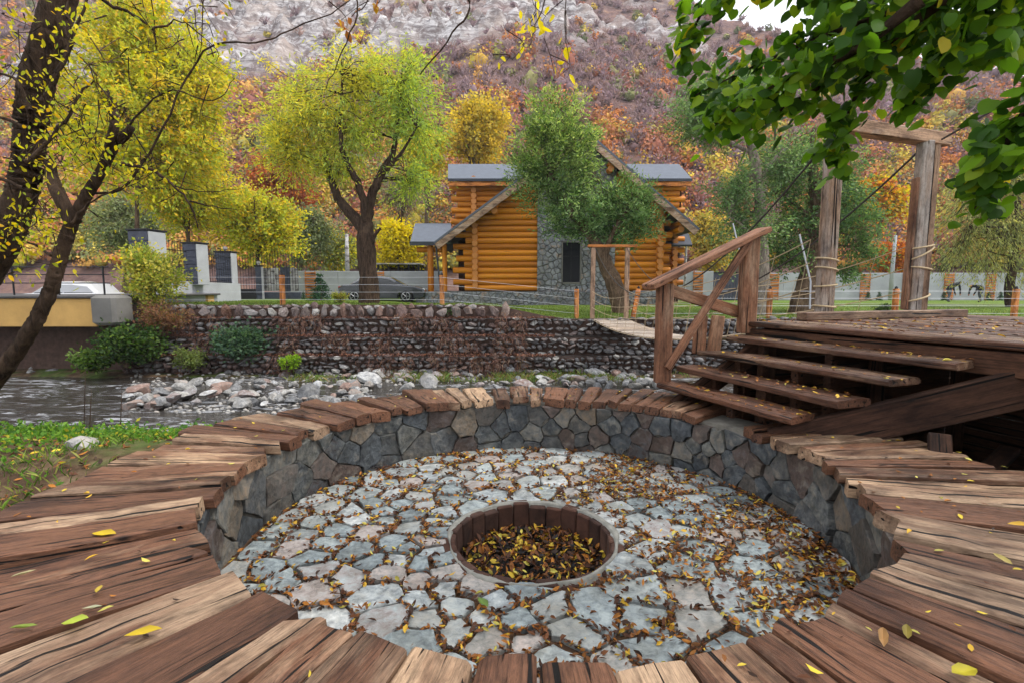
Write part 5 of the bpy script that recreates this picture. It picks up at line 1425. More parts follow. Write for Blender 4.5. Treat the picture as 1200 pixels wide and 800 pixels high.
t.crown(lbs, 430, 52, .15, .06, [P4(S(84, 118, 72), 3), P4(S(112, 144, 92), 3), P4(S(64, 94, 58), 2), P4(S(146, 168, 108), 1.2)], .25, 1.0, .45, .16, None, .010); t.build()
t = Tree('willow_tree', 'drooping grey green willow at the right edge of the lawn', None, 'bark_dark'); Y = 25
t.limb([A3(1190, 372, Y), A3(1184, 345, Y), A3(1186, 300, Y), A3(1190, 250, Y), A3(1196, 200, Y)], .26, .12, 9, wob=.02)
t.limb([A3(1186, 285, Y), A3(1165, 255, Y), A3(1145, 225, Y), A3(1130, 215, Y)], .12, .03); t.limb([A3(1188, 270, Y), A3(1215, 240, Y), A3(1235, 220, Y)], .12, .03)
lbs = [lobe(1150, 215, Y, 50, 45, 2.0), lobe(1195, 190, Y, 50, 45, 2.0), lobe(1135, 265, Y, 38, 42, 1.6), lobe(1180, 265, Y, 45, 42, 1.8), lobe(1235, 240, Y, 45, 60, 2), lobe(1165, 305, Y, 36, 22, 1.4, .6), lobe(1120, 290, Y, 26, 24, 1.2, .5)]
t.crown(lbs, 620, 30, .2, .04, [P4(S(160, 166, 104), 3), P4(S(178, 180, 120), 2), P4(S(130, 142, 88), 3), P4(S(196, 188, 112), 1.2)], 1.1, 1.2, .4, .14, None, .01); t.build()

# trees behind the fence and wall
def round_tree(name, label, px, py, Y, rx, rz, pal, n=220, per=26, L=.2, W=.11, base=348, bark='bark', droop=.2, lob=5, group='autumn trees at the foot of the hill'):
    t = Tree(name, label, group, bark); c = A3(px, py, Y); b = A3(px + rng.uniform(-4, 4), base, Y)
    t.limb([b, b * .5 + c * .5 + rng.normal(size=3) * .15, c + np.array([0, 0, rz * Y / 600 * .3])], .16 * Y / 25, .04, 7)
    for k_ in range(4):
        a_ = rng.uniform(0, 6.28); t.limb([b * .45 + c * .55, c + np.array([math.cos(a_) * .3, math.sin(a_) * .3, 0]) * rx * Y / 600, c + np.array([math.cos(a_) * .7, math.sin(a_) * .7, .4]) * rx * Y / 600], .07 * Y / 25, .025, 5)
    lbs = [lobe(px, py, Y, rx * .8, rz * .8)]
    for k_ in range(lob):
        a_ = rng.uniform(0, 6.28); lbs.append(lobe(px + math.cos(a_) * rx * .55, py + math.sin(a_) * rz * .5, Y + rng.uniform(-.5, .5), rx * rng.uniform(.35, .55), rz * rng.uniform(.35, .55)))
    t.crown(lbs, n, per, L, W, pal, droop, .9 * Y / 25, .45, .2, None, .014); return t.build('leaf')
YG = [P4(S(200, 200, 62), 3), P4(S(224, 206, 60), 2), P4(S(166, 182, 72), 3), P4(S(230, 190, 60), 1.5)]
round_tree('poplar_tree', 'big yellow green tree rising behind the foreground trunk and bridge', 165, 120, 25, 110, 140, YG, 800, 66, .20, .09, 345, lob=11)
round_tree('poplar_tree', 'yellow green tree over the iron railing behind the pillars', 300, 262, 31, 58, 52, YG, 420, 30, .21, .12)
round_tree('poplar_tree', 'loose yellow green tree left of the nearest pillar', 222, 225, 28, 55, 55, YG, 380, 28, .19, .10)
round_tree('willow_tree', 'grey green willow behind the small fir', 352, 275, 38, 38, 46, GREYGREEN, 300, 30, .26, .10, droop=.5)
round_tree('willow_tree', 'soft grey green tree above the road bridge', 150, 255, 34, 45, 38, GREYGREEN, 300, 30, .24, .10, droop=.4)
round_tree('maple_tree', 'bright yellow tree behind the wall left of the porch', 468, 285, 37, 26, 28, [P4(S(232, 210, 24), 3), P4(S(214, 200, 30), 2), P4(S(196, 186, 50), 1)], 260, 28, .24, .15)
round_tree('oak_tree', 'golden oak behind the cabin roof', 556, 152, 52, 46, 42, [P4(S(214, 186, 60), 3), P4(S(196, 172, 64), 3), P4(S(226, 196, 70), 2), P4(S(158, 150, 70), 2)], 300, 42, .34, .22, 330)
round_tree('maple_tree', 'yellow tree squeezed between the willow and the cabin', 500, 175, 50, 26, 36, YG, 220, 26, .34, .22, 330)
round_tree('maple_tree', 'orange tree behind the willow low on the hill', 330, 215, 56, 44, 36, RUST + ORANGE, 320, 26, .36, .24, 320)
round_tree('maple_tree', 'orange yellow tree between the gate posts', 1030, 235, 46, 30, 34, ORANGE + YELLOW, 260, 26, .34, .22, 335)
round_tree('maple_tree', 'small orange bush tree low between the gate posts', 1045, 298, 42, 20, 20, ORANGE, 160, 26, .3, .2, 340)
round_tree('maple_tree', 'pale yellow bushy tree right of the cabin eaves', 832, 280, 45, 28, 34, [P4(S(196, 178, 92), 3), P4(S(214, 176, 70), 2), P4(S(158, 154, 84), 2)], 260, 26, .32, .2, 335)
round_tree('alder_tree', 'grey leafless tree between the willow and the cabin', 470, 232, 44, 24, 28, PURPLE + GREYGREEN, 180, 20, .34, .07, 335)
round_tree('poplar_tree', 'yellow green thicket behind the boarded gate', 392, 290, 40, 24, 26, YG + GREYGREEN, 200, 26, .26, .14)

# bushes on the left bank
def bush(name, label, px, py, Y, rx, rz, pal, n, per, L, W, base, group=None, cat='bush', mat='leaf'):
    t = Tree(name, label, group, 'bark', cat); b = A3(px, base, Y)
    for k_ in range(7):
        a_ = rng.uniform(0, 6.28); e = A3(px + math.cos(a_) * rx * .55, py - abs(math.sin(a_)) * rz * .3, Y + rng.uniform(-.3, .3)); t.limb([b + rng.normal(size=3) * .04, (b + e) / 2 + rng.normal(size=3) * .06, e], .03, .008, 5)
    lbs = [lobe(px, py, Y, rx * .8, rz * .8)] + [lobe(px + rng.uniform(-.6, .6) * rx, py + rng.uniform(-.5, .5) * rz, Y, rx * .4, rz * .4) for _ in range(4)]
    t.crown(lbs, n, per, L, W, pal, .1, .6 * max(rx, rz) * Y / 600 / 1.2, .4, .22, None, .008, upb=.5); return t.build()
BY = [P4(S(166, 176, 70), 3), P4(S(196, 190, 96), 2), P4(S(128, 148, 58), 3), P4(S(208, 186, 80), 1.5)]
bush('shrub', 'tall yellow green shrub beside the bridge end block', 182, 325, 18.6, 42, 42, BY, 260, 26, .14, .07, 380)
bush('shrub', 'reddish dry shrub on the bank under the tall shrub', 190, 372, 17.6, 34, 20, [P4(S(128, 88, 70), 3), P4(S(150, 112, 84), 2), P4(S(120, 120, 66), 1)], 120, 22, .11, .04, 395)
bush('bramble_bush', 'dark green bramble mound below the bridge end block', 150, 402, 17.0, 46, 22, DKGREEN + GREEN, 220, 26, .13, .09, 430)
bush('bramble_bush', 'dark green ivy mat hanging over the gabion wall', 282, 400, 17.55, 38, 18, [P4(S(70, 100, 78), 3), P4(S(92, 120, 92), 2), P4(S(48, 74, 56), 2)], 200, 26, .12, .09, 420)
bush('bramble_bush', 'pale green bush at the waterline left of the ivy mat', 220, 418, 17.0, 20, 13, [P4(S(128, 142, 80), 3), P4(S(104, 122, 66), 2)], 90, 24, .09, .05, 430)
bush('bramble_bush', 'bright green weed clump at the foot of the gabion wall', 340, 424, 17.1, 14, 9, [P4(S(150, 184, 50), 3), P4(S(120, 158, 44), 2)], 60, 22, .10, .06, 432)
bush('bramble_bush', 'low green leaves sprawling by the abutment', 110, 420, 16.6, 28, 12, GREEN, 100, 24, .12, .08, 432)
bush('shrub', 'small green shrub at the edge of the top stones before the porch', 529, 366, 18.35, 8, 8, [P4(S(92, 130, 84), 2), P4(S(120, 150, 100), 1)], 36, 20, .06, .03, 376)
bush('shrub', 'tiny green shrub beside the willow trunk', 398, 348, 20.5, 10, 8, BY, 50, 20, .07, .04, 356)
bush('shrub', 'low dark green shrub on the lawn between the gate posts', 1032, 362, 21, 13, 5, DKGREEN, 60, 22, .07, .04, 367)

# small firs
def fir(px, base, top, Y, label, tiers=9, wpx=12, grp=None):
    t = Tree('fir_tree', label, grp, 'bark'); b = A3(px, base, Y); tp = A3(px, top, Y); h = tp[2] - b[2]
    t.limb([b, (b + tp) / 2, tp], .05 * h / 1.7, .008, 6)
    wr = wpx * Y / 600
    for k_ in range(tiers):
        f_ = k_ / tiers; zc_ = b[2] + h * (.08 + .88 * f_); rr = wr * (1 - f_) ** .85 + .03
        for m_ in range(max(5, int(11 * (1 - f_)) + 4)):
            a_ = rng.uniform(0, 6.28); d = np.array([math.cos(a_), math.sin(a_), -.28]); n_ = 26; s_ = np.linspace(.05, 1, n_)[:, None]
            C = np.array([b[0], b[1], zc_]) + d * s_ * rr * rng.uniform(.75, 1.1) + rng.normal(size=(n_, 3)) * .015 * h
            t.leaves(C, np.tile(d * .5 + np.array([0, 0, .25]), (n_, 1)), .13 * h / 1.7, .055 * h / 1.7, pick([P4(S(58, 92, 72), 3), P4(S(84, 118, 92), 2), P4(S(40, 66, 52), 2)], n_) * rng.uniform(.8, 1.2), .6)
    t.build()
fir(376, 353, 318, 26.5, 'small blue green fir on the lawn beside the dark car', 10, 15)
for (px, lb) in ((356, 'tiny dark conifer at the foot of the boarded gate'), (1017, 'tiny conifer before the wall just right of the left gate post'), (1030, 'tiny conifer before the wall midway between the gate posts'), (1106, 'tiny conifer before the wall left of the stooping people'), (1158, 'tiny conifer before the wall right of the stooping people'), (1172, 'rightmost tiny conifer before the wall by the willow trunk')):
    Yc = 36.6 if px > 500 else 29.2
    fir(px, 352, 341, Yc, lb, 7, 3.5, 'tiny conifers along the wall')

# ------------------------------------------------------------------ foreground tree on the left
t = Tree('riverside_tree', 'dark leaning tree with yellow leaves in the left foreground', None, 'bark_dark')
Y = 5.2
t.limb([A3(-95, 520, Y), A3(-66, 430, Y), A3(-30, 345, Y), A3(8, 275, Y), A3(28, 215, Y), A3(35, 165, Y), A3(42, 100, Y), A3(62, 30, Y), A3(82, -60, Y), A3(100, -200, Y)], .155, .125, 26, 22, wob=.003, rough=.03)
t.limb([A3(-75, 520, Y), A3(-12, 452, Y - .15), A3(26, 402, Y - .2), A3(57, 345, Y - .2), A3(73, 292, Y - .2), A3(90, 250, Y - .2), A3(122, 195, Y - .2), A3(140, 160, Y - .2)], .095, .04, 20, 22, wob=.003, rough=.02)
t.limb([A3(86, 262, Y - .2), A3(72, 235, Y - .2), A3(62, 212, Y - .1), A3(58, 190, Y)], .07, .05, 9)
t.limb([A3(122, 195, Y - .2), A3(134, 150, Y - .3), A3(132, 120, Y - .3)], .05, .03, 7)
t.limb([A3(136, 168, Y - .2), A3(150, 155, Y - .3), A3(154, 148, Y - .3)], .05, .03, 7)
tw = [([(140, 193), (170, 197), (200, 215), (222, 238), (232, 268)], .022), ([(222, 236), (250, 242), (278, 246)], .010), ([(205, 218), (240, 225), (280, 222)], .008),
      ([(36, 130), (20, 95), (0, 88), (-30, 85)], .02), ([(50, 120), (80, 60), (90, 30), (110, -20)], .03), ([(78, -40), (120, 0), (150, 14), (178, 34), (182, 52)], .022), ([(178, 34), (205, 25), (240, 28)], .01),
      ([(30, 190), (70, 150), (95, 110), (110, 95)], .02), ([(100, 230), (150, 215), (190, 150), (240, 60), (300, 50), (330, 40), (400, 8), (440, -30)], .014), ([(140, 165), (190, 108), (250, 118), (275, 92)], .011),
      ([(34, 150), (-10, 135), (-40, 130)], .02), ([(60, 300), (35, 285), (0, 280)], .015), ([(28, 220), (-10, 205), (-40, 200)], .02), ([(84, 262), (110, 235), (160, 215)], .012),
      ([(90, -120), (200, -160), (380, -120), (480, -60), (550, 2), (530, 40), (492, 88)], .02), ([(380, -120), (400, -40), (420, 10), (402, 60), (382, 105)], .012), ([(480, -60), (600, -80), (640, -20), (628, 30), (620, 55)], .010), ([(600, -80), (660, -40), (662, 30), (668, 75)], .008), ([(200, -160), (330, -60), (428, -8), (412, 20)], .012)]
LY = [P4(S(216, 198, 30), 4), P4(S(198, 190, 34), 3), P4(S(174, 180, 42), 3), P4(S(218, 174, 26), 1.2), P4(S(144, 160, 46), 2)]
for i, (pp, r) in enumerate(tw):
    Yt = Y - .2 + rng.uniform(-.5, .3) * (0 if i in (0, 1, 2) else 1)
    P = [A3(p[0], p[1], Yt + .04 * k_) for k_, p in enumerate(pp)]
    t.limb(P, r, r * .3, 6, 5, .006)
def sprig(px, py, Y_, n, L, W, pal, dr=(0.2, 0, -.5), sp=.10):
    c = A3(px, py, Y_); e = c + np.array([rng.normal() * .12, rng.normal() * .12, -.10]); t.limb([c + rng.normal(size=3) * .1 + np.array([0, 0, .12]), c, e], .006, .002, 4, 3)
    C = c + (e - c) * rng.random((n, 1)) + rng.normal(size=(n, 3)) * sp
    t.leaves6(C, np.tile(np.array(dr), (n, 1)), L, W, pick(pal, n) * rng.uniform(.75, 1.2, (n, 1)), .55)
for (x0, x1, y0, y1, n_) in ((0, 110, 0, 60, 20), (0, 70, 70, 130, 8), (20, 120, 80, 130, 16), (0, 60, 130, 200, 8), (60, 150, 110, 200, 34), (0, 60, 235, 280, 24), (40, 110, 150, 190, 14), (100, 175, 150, 210, 16), (0, 50, 0, 300, 8), (140, 260, 0, 80, 22), (0, 120, 200, 320, 14), (150, 260, 90, 250, 14)):
    for k_ in range(n_): sprig(rng.uniform(x0, x1), rng.uniform(y0, y1), Y + rng.uniform(-.9, .5), int(rng.integers(6, 12)), .055, .025, LY)
for (px, py, n_) in ((628, 12, 5), (622, 30, 6), (614, 52, 5), (640, 18, 4), (664, 46, 3), (645, 66, 2), (598, 66, 2), (668, 76, 2), (420, 8, 4), (405, 20, 4), (445, 2, 4), (625, 5, 5)):
    sprig(px, py, Y, n_, .10, .05, [P4(S(236, 216, 30), 3), P4(S(214, 196, 30), 1)] if px > 580 else [P4(S(196, 150, 40), 1), P4(S(176, 110, 50), 1)], (0, 0, -.8), .04)
t.build()

# ------------------------------------------------------------------ linden overhanging from the right
LD = empty('linden_tree', 'linden branches with big green leaves overhanging the top right corner', 'tree', loc=(5.3, .6, -1.4)); l0 = np.array(LD.location)
V_, F_ = [], []; nv = 0
tk = Tree('x', 'x')
tk.limb([(5.3, .6, -1.6), (5.25, .7, 0), (5.1, .9, 1.5), (4.9, 1.1, 2.6)], .24, .15, 12)
sprays = [[(1500, -350), (1330, -190), (1200, -60), (1080, 0), (960, 45), (880, 80), (815, 112)],
          [(1200, -60), (1080, 20), (1000, 80), (930, 120), (875, 155)],
          [(1330, -190), (1150, -30), (1060, 40), (1010, 100), (985, 160), (978, 190)],
          [(1330, -190), (1200, -40), (1130, 40), (1090, 95), (1062, 132)],
          [(1200, -60), (1000, -20), (920, -30), (860, -15), (820, 20), (797, 85)],
          [(1500, -350), (1320, -20), (1250, 60), (1195, 140), (1165, 200), (1142, 245)],
          [(1320, -20), (1260, 110), (1210, 165), (1170, 205)],
          [(1330, -190), (1240, -20), (1180, 40), (1140, 80)],
          [(1080, 0), (1000, 60), (930, 90), (860, 130), (835, 150)]]
LEAF = []
for i, sp_ in enumerate(sprays):
    n_ = len(sp_); Ys = np.linspace(2.1, 2.9, n_) if i not in (5, 6) else np.linspace(1.9, 2.4, n_)
    P = [A3(p[0], p[1], Ys[k_] + rng.normal() * .05) for k_, p in enumerate(sp_)]
    Q = spline(P, 8); tk.limb(P, .028, .003, 6, 8)
    for q in Q[6:]:
        for m_ in range(8):
            LEAF.append((q + rng.normal(size=3) * .05 + np.array([0, 0, .02]), .058))
tk.limb([(4.9, 1.1, 2.6), A3(1500, -350, 1.9) * .5 + np.array([2.45, .55, 1.2]), A3(1500, -350, 1.9)], .12, .04, 8)
for k_ in range(1900):       # dense inner foliage at the corner
    px = 1215 - 265 * rng.random() ** 1.3; lim = np.interp(px, [950, 1000, 1060, 1120, 1210], [20, 75, 95, 75, 70]); py = rng.uniform(-170, lim)
    LEAF.append((A3(px, py, rng.uniform(2.2, 3.6)), .066))
for k_ in range(1500):      # the crown goes on above the frame
    LEAF.append((np.array([rng.uniform(1.2, 5.6), rng.uniform(.4, 4.2), rng.uniform(2.3, 4.2)]), .10))
for k_ in range(70):
    px = rng.uniform(1135, 1215); LEAF.append((A3(px, rng.uniform(135, 185) + .35 * (1215 - px) * rng.random() , rng.uniform(2.0, 2.5)), .07))
def heart():
    o_ = [(0, 0), (.30, -.10), (.52, .12), (.56, .42), (.38, .78), (0, 1.12)]
    V = [(0, 0, 0), (0, .45, -.04), (0, 1.12, -.14)]; L_ = []
    right = [(x, y, -.12 * abs(x) - .10 * y * y) for x, y in o_[1:5]]; left = [(-x, y, z) for x, y, z in right]
    return [(0, 0, 0)] + right + [(0, 1.12, -.14)] + left[::-1] + [(0, .5, .02)]
hv = np.array(heart()); hf = [(0, 1, 2, 10), (10, 2, 3, 4), (10, 4, 5), (0, 10, 9), (10, 7, 8, 9), (10, 6, 7), (10, 5, 6)]
hf = [(0, 1, 2, 10), (2, 3, 4, 10), (4, 5, 6, 10)[:4], (6, 7, 8, 10), (8, 9, 0, 10)]
VV, FF, CC = [], [], []; nv = 0
GL = [P4(S(84, 126, 28), 3), P4(S(112, 156, 32), 3), P4(S(54, 92, 24), 3), P4(S(148, 178, 42), 1.4)]
for (c, s_) in LEAF:
    s_ *= rng.uniform(.65, 1.25); d = Vector((rng.normal() * .6 - .35, rng.normal() * .6, -.75 + rng.normal() * .3)).normalized(); up_ = Vector((rng.normal() * .45, rng.normal() * .45 - .3, 1)).normalized()
    x = d.cross(up_).normalized(); z_ = x.cross(d)
    R_ = np.array([x, d, z_]); v = (hv * s_ * np.array([rng.uniform(.85, 1.05), 1, rng.uniform(.4, 2.0)])) @ R_ + np.array(c)
    VV.append(v - l0); FF += [tuple(nv + i for i in f) for f in hf]; nv += len(v); col = pick(GL, 1)[0] * rng.uniform(.8, 1.2)
    if rng.random() < .012: col = np.array(S(206, 190, 50))
    CC.append(np.repeat(col[None], len(v), 0))
o = mesh_py('crown', np.concatenate(VV), FF, M['linden'], LD, True)
a_ = o.data.color_attributes.new('Col', 'FLOAT_COLOR', 'POINT'); c4 = np.ones((nv, 4), np.float32); c4[:, :3] = np.concatenate(CC); a_.data.foreach_set('color', c4.ravel())
mesh_np('trunk', np.concatenate(tk.tV) - l0, np.concatenate(tk.tF), M['bark_dark'], LD, smooth=True)

# ------------------------------------------------------------------ fallen leaves
LIT = [P4(S(108, 64, 32), 4), P4(S(82, 48, 28), 5), P4(S(164, 104, 36), 3.5), P4(S(206, 164, 50), 2), P4(S(128, 80, 36), 3), P4(S(56, 36, 24), 3), P4(S(196, 182, 84), .8)]
def litter(name, P, size, pal, label, lift=.006, flat=.35, wr=.38):
    """curled leaves: six points each, folded on the midrib; P (n,3) points"""
    n = len(P); a = rng.uniform(0, 2 * PI, n); N = np.stack([rng.normal(size=n) * flat, rng.normal(size=n) * flat, np.ones(n)], 1); N /= np.linalg.norm(N, axis=1)[:, None]
    D = np.stack([np.cos(a), np.sin(a), np.zeros(n)], 1); D -= N * (D * N).sum(1)[:, None]; D /= np.linalg.norm(D, axis=1)[:, None]; U = np.cross(N, D)
    L = size * rng.uniform(.55, 1.35, n)[:, None]; W = L * wr * rng.uniform(.7, 1.3, n)[:, None]; cu = rng.uniform(-.2, .5, n)[:, None]; fo = rng.uniform(.0, .55, n)[:, None]
    C = P + np.array([0, 0, lift])
    pts_ = [C - D * L * .5 + N * L * cu * .35, C - D * L * .12 + U * W * .5 + N * W * fo, C + D * L * .22 + U * W * .42 + N * (W * fo + L * cu * .1), C + D * L * .5 + N * L * cu * .4, C + D * L * .22 - U * W * .42 + N * (W * fo + L * cu * .1), C - D * L * .12 - U * W * .5 + N * W * fo]
    V = np.stack(pts_, 1).reshape(-1, 3); b = np.arange(n)[:, None] * 6
    F = np.concatenate([b + np.array([[0, 5, 4, 3]]), b + np.array([[0, 3, 2, 1]])])
    col = pick(pal, n) * rng.uniform(.7, 1.25, (n, 1))
    o = mesh_np(name, V, F, M['litter'], None, np.repeat(col, 6, 0)); return tag(o, label, 'leaves', kind='stuff')
# on the pit floor: mostly in the joints, thickest to the right and along the wall
cent = np.array([f[0] for f in FLAGS]); n = 52000
r = RIN * np.sqrt(rng.random(n)); a = rng.uniform(0, 6.283, n); x = PC[0] + r * np.cos(a); y = PC[1] + r * np.sin(a)
right = sstep(-.3, 1.2, x - PC[0]); rim = sstep(RIN - .45, RIN - .05, r); nz = fbm(x * 2.1, y * 2.1, 131); rr = rng.random(n)
ok_ = np.hypot(x - HC[0], y - HC[1]) > HR + .06
p_in = (.12 * right + .12 * rim + .02 + .40 * right * np.maximum(0, nz - .42) * 4) * (.1 + 2.4 * np.maximum(0, nz - .30)); p_out = (.62 + .38 * np.maximum(right, rim)) * (.35 + 1.7 * np.maximum(0, nz - .25))
near = np.concatenate([np.argmin((cent[:, 0] - x[k0:k0 + 4000, None]) ** 2 + (cent[:, 1] - y[k0:k0 + 4000, None]) ** 2, 1) for k0 in range(0, n, 4000)])
pp = []
for i in np.nonzero(ok_ & (rr < np.maximum(p_in, p_out)))[0]:
    c, q, zt = FLAGS[near[i]]; qa = np.array(q); qb = np.roll(qa, -1, 0); e = qb - qa
    s1 = e[:, 0] * (y[i] - qa[:, 1]) - e[:, 1] * (x[i] - qa[:, 0]); s2 = e[:, 0] * (c[1] - qa[:, 1]) - e[:, 1] * (c[0] - qa[:, 0]); ins = bool((s1 * s2 >= 0).all())
    if rr[i] < (p_in[i] if ins else p_out[i]): pp.append((x[i], y[i], (zt + .004) if ins else FLOOR + rng.uniform(.0, .025)))
litter('leaf_litter', np.array(pp), .037, LIT, 'brown and yellow leaves scattered between the pit flagstones', .004, .5)
pp = []
for i in range(1700):
    r = HR * .93 * math.sqrt(rng.random()); a = rng.uniform(0, 6.283); pp.append((HC[0] + r * math.cos(a), HC[1] + r * math.sin(a), FLOOR - .26 + .085 + rng.uniform(0, .055) + .03 * (1 - r / HR)))
litter('hole_litter', np.array(pp), .05, LIT + [P4(S(30, 24, 22), 5), P4(S(212, 180, 60), 2)], 'yellow and black leaves filling the fire hole', .0, .7)
# on the planks, steps and deck
pp = []
for i in range(460):
    am, ri, ro, top = BENCH_TOP[rng.integers(len(BENCH_TOP))]; w_ = 1 if math.cos(am) > .2 else .45
    if rng.random() > w_: continue
    r = rng.uniform(ri + .03, ro - .05); a = am + rng.normal() * .05; pp.append((PC[0] + r * math.cos(a), PC[1] + r * math.sin(a), top + .004))
litter('bench_litter', np.array(pp), .034, LIT + [P4(S(212, 186, 60), 4), P4(S(190, 180, 90), 3)], 'small dry leaves strewn over the bench planks', .003, .12)
pp = []
for i in range(4):
    for k_ in range(90):
        s_ = rng.random() ** .6 * lens[i]; q = lefts[i] + SN * rng.uniform(.02, .26) + SD * s_; pp.append((q.x, q.y, -.91 + .14 * i + .004))
for k_ in range(900):
    q = A + SN * rng.uniform(.03, 2.6) + SD * rng.uniform(0, 3.6); pp.append((q.x, q.y, PLAT + .005))
litter('step_litter', np.array(pp), .045, LIT + [P4(S(206, 170, 60), 3)], 'dry leaves lying on the steps and the deck platform', .003, .15)
# bigger leaves one can pick out on the planks
BIG = [(122, 626, S(232, 196, 40), .11, 'large bright yellow leaf on the left bench planks'), (88, 728, S(190, 204, 70), .075, 'round lime green leaf on the near left planks'), (168, 742, S(222, 190, 40), .10, 'yellow pair of leaves on the pale near left plank'), (28, 735, S(150, 170, 70), .085, 'long green leaf at the lower left edge'), (116, 690, S(214, 184, 70), .05, 'small yellow leaf on the left plank beside the pale leaf'), (108, 712, S(206, 206, 170), .06, 'narrow pale leaf above the round lime green leaf'), (28, 672, S(196, 186, 140), .07, 'pale curled leaf at the far left plank'), (1130, 787, S(206, 190, 40), .075, 'round yellow leaf at the lower right corner'), (1063, 740, S(150, 132, 50), .06, 'olive leaf on the right near plank'), (1035, 748, S(196, 150, 96), .12, 'long dry stick like leaf on the right near plank'), (1195, 615, S(226, 176, 40), .09, 'orange yellow leaf at the right edge of the bench'), (1175, 655, S(206, 186, 110), .07, 'pale leaf on the grey right plank'), (566, 706, S(120, 150, 70), .10, 'big green leaf on the stones before the fire hole'), (427, 752, S(222, 180, 50), .06, 'yellow leaf on the stones at the near rim')]
for (px, py, cl, s_, lb) in BIG:
    zp = FLOOR + .035 if 'stones' in lb else SEAT + .014
    p = on(px, py, zp); a = rng.uniform(0, 6.28); o_ = [(-.5, 0), (-.25, .2), (.1, .26), (.35, .14), (.5, 0), (.35, -.13), (.1, -.24), (-.25, -.19)]
    wn_ = .45 if ('long' in lb or 'narrow' in lb or 'curled' in lb) else (1.25 if 'round' in lb else .85)
    if 'round' in lb or 'large' in lb or 'pair' in lb: a = rng.uniform(-.3, .5)
    V = [(x * s_, y * s_ * wn_, (.42 * abs(y) + .35 * x * x * (1 if x > 0 else .3)) * s_ + .02 * s_ * math.sin(9 * x + 5 * y)) for x, y in o_] + [(0, 0, .0)] + [(-.72 * s_, .03 * s_, .02 * s_)]
    F = [(i, (i + 1) % 8, 8) for i in range(8)]
    ob = mesh_py('fallen_leaf', V, F, None, None); ob.location = p; ob.rotation_euler = (rng.normal() * .08, rng.normal() * .08, a)
    ob.data.materials.append(M['litter']); at2 = ob.data.color_attributes.new('Col', 'FLOAT_COLOR', 'POINT')
    for i in range(len(V)): at2.data[i].color = (*[c * (.62 if i < 8 else .8) * (.75 if i in (2, 5) else 1) for c in cl], 1)
    tag(ob, lb, 'leaf', 'single leaves on bench and pit')

# ------------------------------------------------------------------ weeds, grass, litter on the banks
def blades(name, P, h, wd, pal, label, lean=.35):
    n = len(P); a = rng.uniform(0, 2 * PI, n); hh = h * rng.uniform(.4, 1.3, n)[:, None]
    T_ = np.stack([rng.normal(size=n) * lean, rng.normal(size=n) * lean, np.ones(n)], 1) * hh; U = np.stack([np.cos(a), np.sin(a), 0 * a], 1) * wd * rng.uniform(.6, 1.3, n)[:, None]
    V = np.stack([P - U * .5, P + U * .5, P + T_ * .6 + U * .28, P + T_ + T_ * np.array([.5, .5, 0])], 1).reshape(-1, 3)
    F = np.arange(4 * n).reshape(n, 4); o = mesh_np(name, V, F, M['grass'], None, np.repeat(pick(pal, n) * rng.uniform(.7, 1.25, (n, 1)), 4, 0)); return tag(o, label, 'grass', kind='stuff')
GP = [P4(S(98, 132, 50), 3), P4(S(126, 154, 66), 2), P4(S(74, 106, 40), 3), P4(S(156, 158, 90), 1.4)]
n = 42000; x = rng.uniform(-9.5, -1.2, n); y = rng.uniform(2.2, 11.5, n); nz = fbm(x * .8, y * .8, 141)
r = np.hypot(x - PC[0], y - PC[1]); keep = (r > 2.75) & (y < shore_y(x) + .2) & (nz > .40 + .10 * rng.random(n)); x, y = x[keep], y[keep]
blades('bank_grass', np.stack([x, y, ground_z(x, y) - .01], 1), .075, .009, GP, 'green grass and weeds on the near left bank')
n = 7000; x = rng.uniform(-8.5, -2.2, n); y = rng.uniform(2.5, 9.0, n); nz = fbm(x * .7 + 5, y * .7, 151); r = np.hypot(x - PC[0], y - PC[1]); keep = (r > 3.0) & (nz > .50 + .06 * sstep(-4.5, -2.5, x)); x, y = x[keep], y[keep]
C = np.stack([x, y, ground_z(x, y) + rng.uniform(.0, .11, len(x)) * (1.4 - .9 * sstep(4, 7, y))], 1); k_ = len(C) * 5; C5 = np.repeat(C, 5, 0) + rng.normal(size=(k_, 3)) * .035
V, F = leaf_quads(C5, np.tile(np.array([0, 0, .3]), (k_, 1)) + rng.normal(size=(k_, 3)), .046, .028, .4)
tag(mesh_np('weed_leaves', V, F, M['leaf'], None, np.repeat(pick([P4(S(96, 142, 48), 3), P4(S(124, 166, 66), 2), P4(S(70, 112, 42), 2), P4(S(186, 180, 60), .6)], k_) * rng.uniform(.7, 1.2, (k_, 1)), 4, 0)), 'low leafy weeds spreading over the near left bank', 'weeds', kind='stuff')
n = 5200; x = rng.uniform(-6.5, 2.5, n); y = rng.uniform(1.8, 9.0, n); r = np.hypot(x - PC[0], y - PC[1]); keep = (r > 2.55); x, y = x[keep], y[keep]
litter('bank_litter', np.stack([x, y, ground_z(x, y) + .012], 1), .06, LIT + [P4(S(214, 180, 50), 2)], 'fallen leaves on the earth beside the bench', .004, .4)
n = 30000; x = rng.uniform(-14, 22, n); y = EDGE + .05 + 7 * rng.random(n) ** 1.6
blades('lawn_grass', np.stack([x, y, lawn_z(x, y) - .01], 1), .07, .02, [P4(S(94, 116, 48), 3), P4(S(118, 136, 64), 2), P4(S(72, 94, 38), 2), P4(S(146, 146, 84), .8)], 'mown green grass along the lawn edge')
n = 4200; x = rng.uniform(-8, 6, n); y = rng.uniform(16.2, 17.5, n); keep = fbm(x * .7, y, 161) > .47; x, y = x[keep], y[keep]
blades('wall_foot_grass', np.stack([x, y, np.maximum(WATER, ground_z(x, y))], 1), .17, .025, [P4(S(104, 134, 60), 3), P4(S(140, 150, 84), 2), P4(S(150, 130, 84), 1.5)], 'tufts of grass along the foot of the gabion wall')
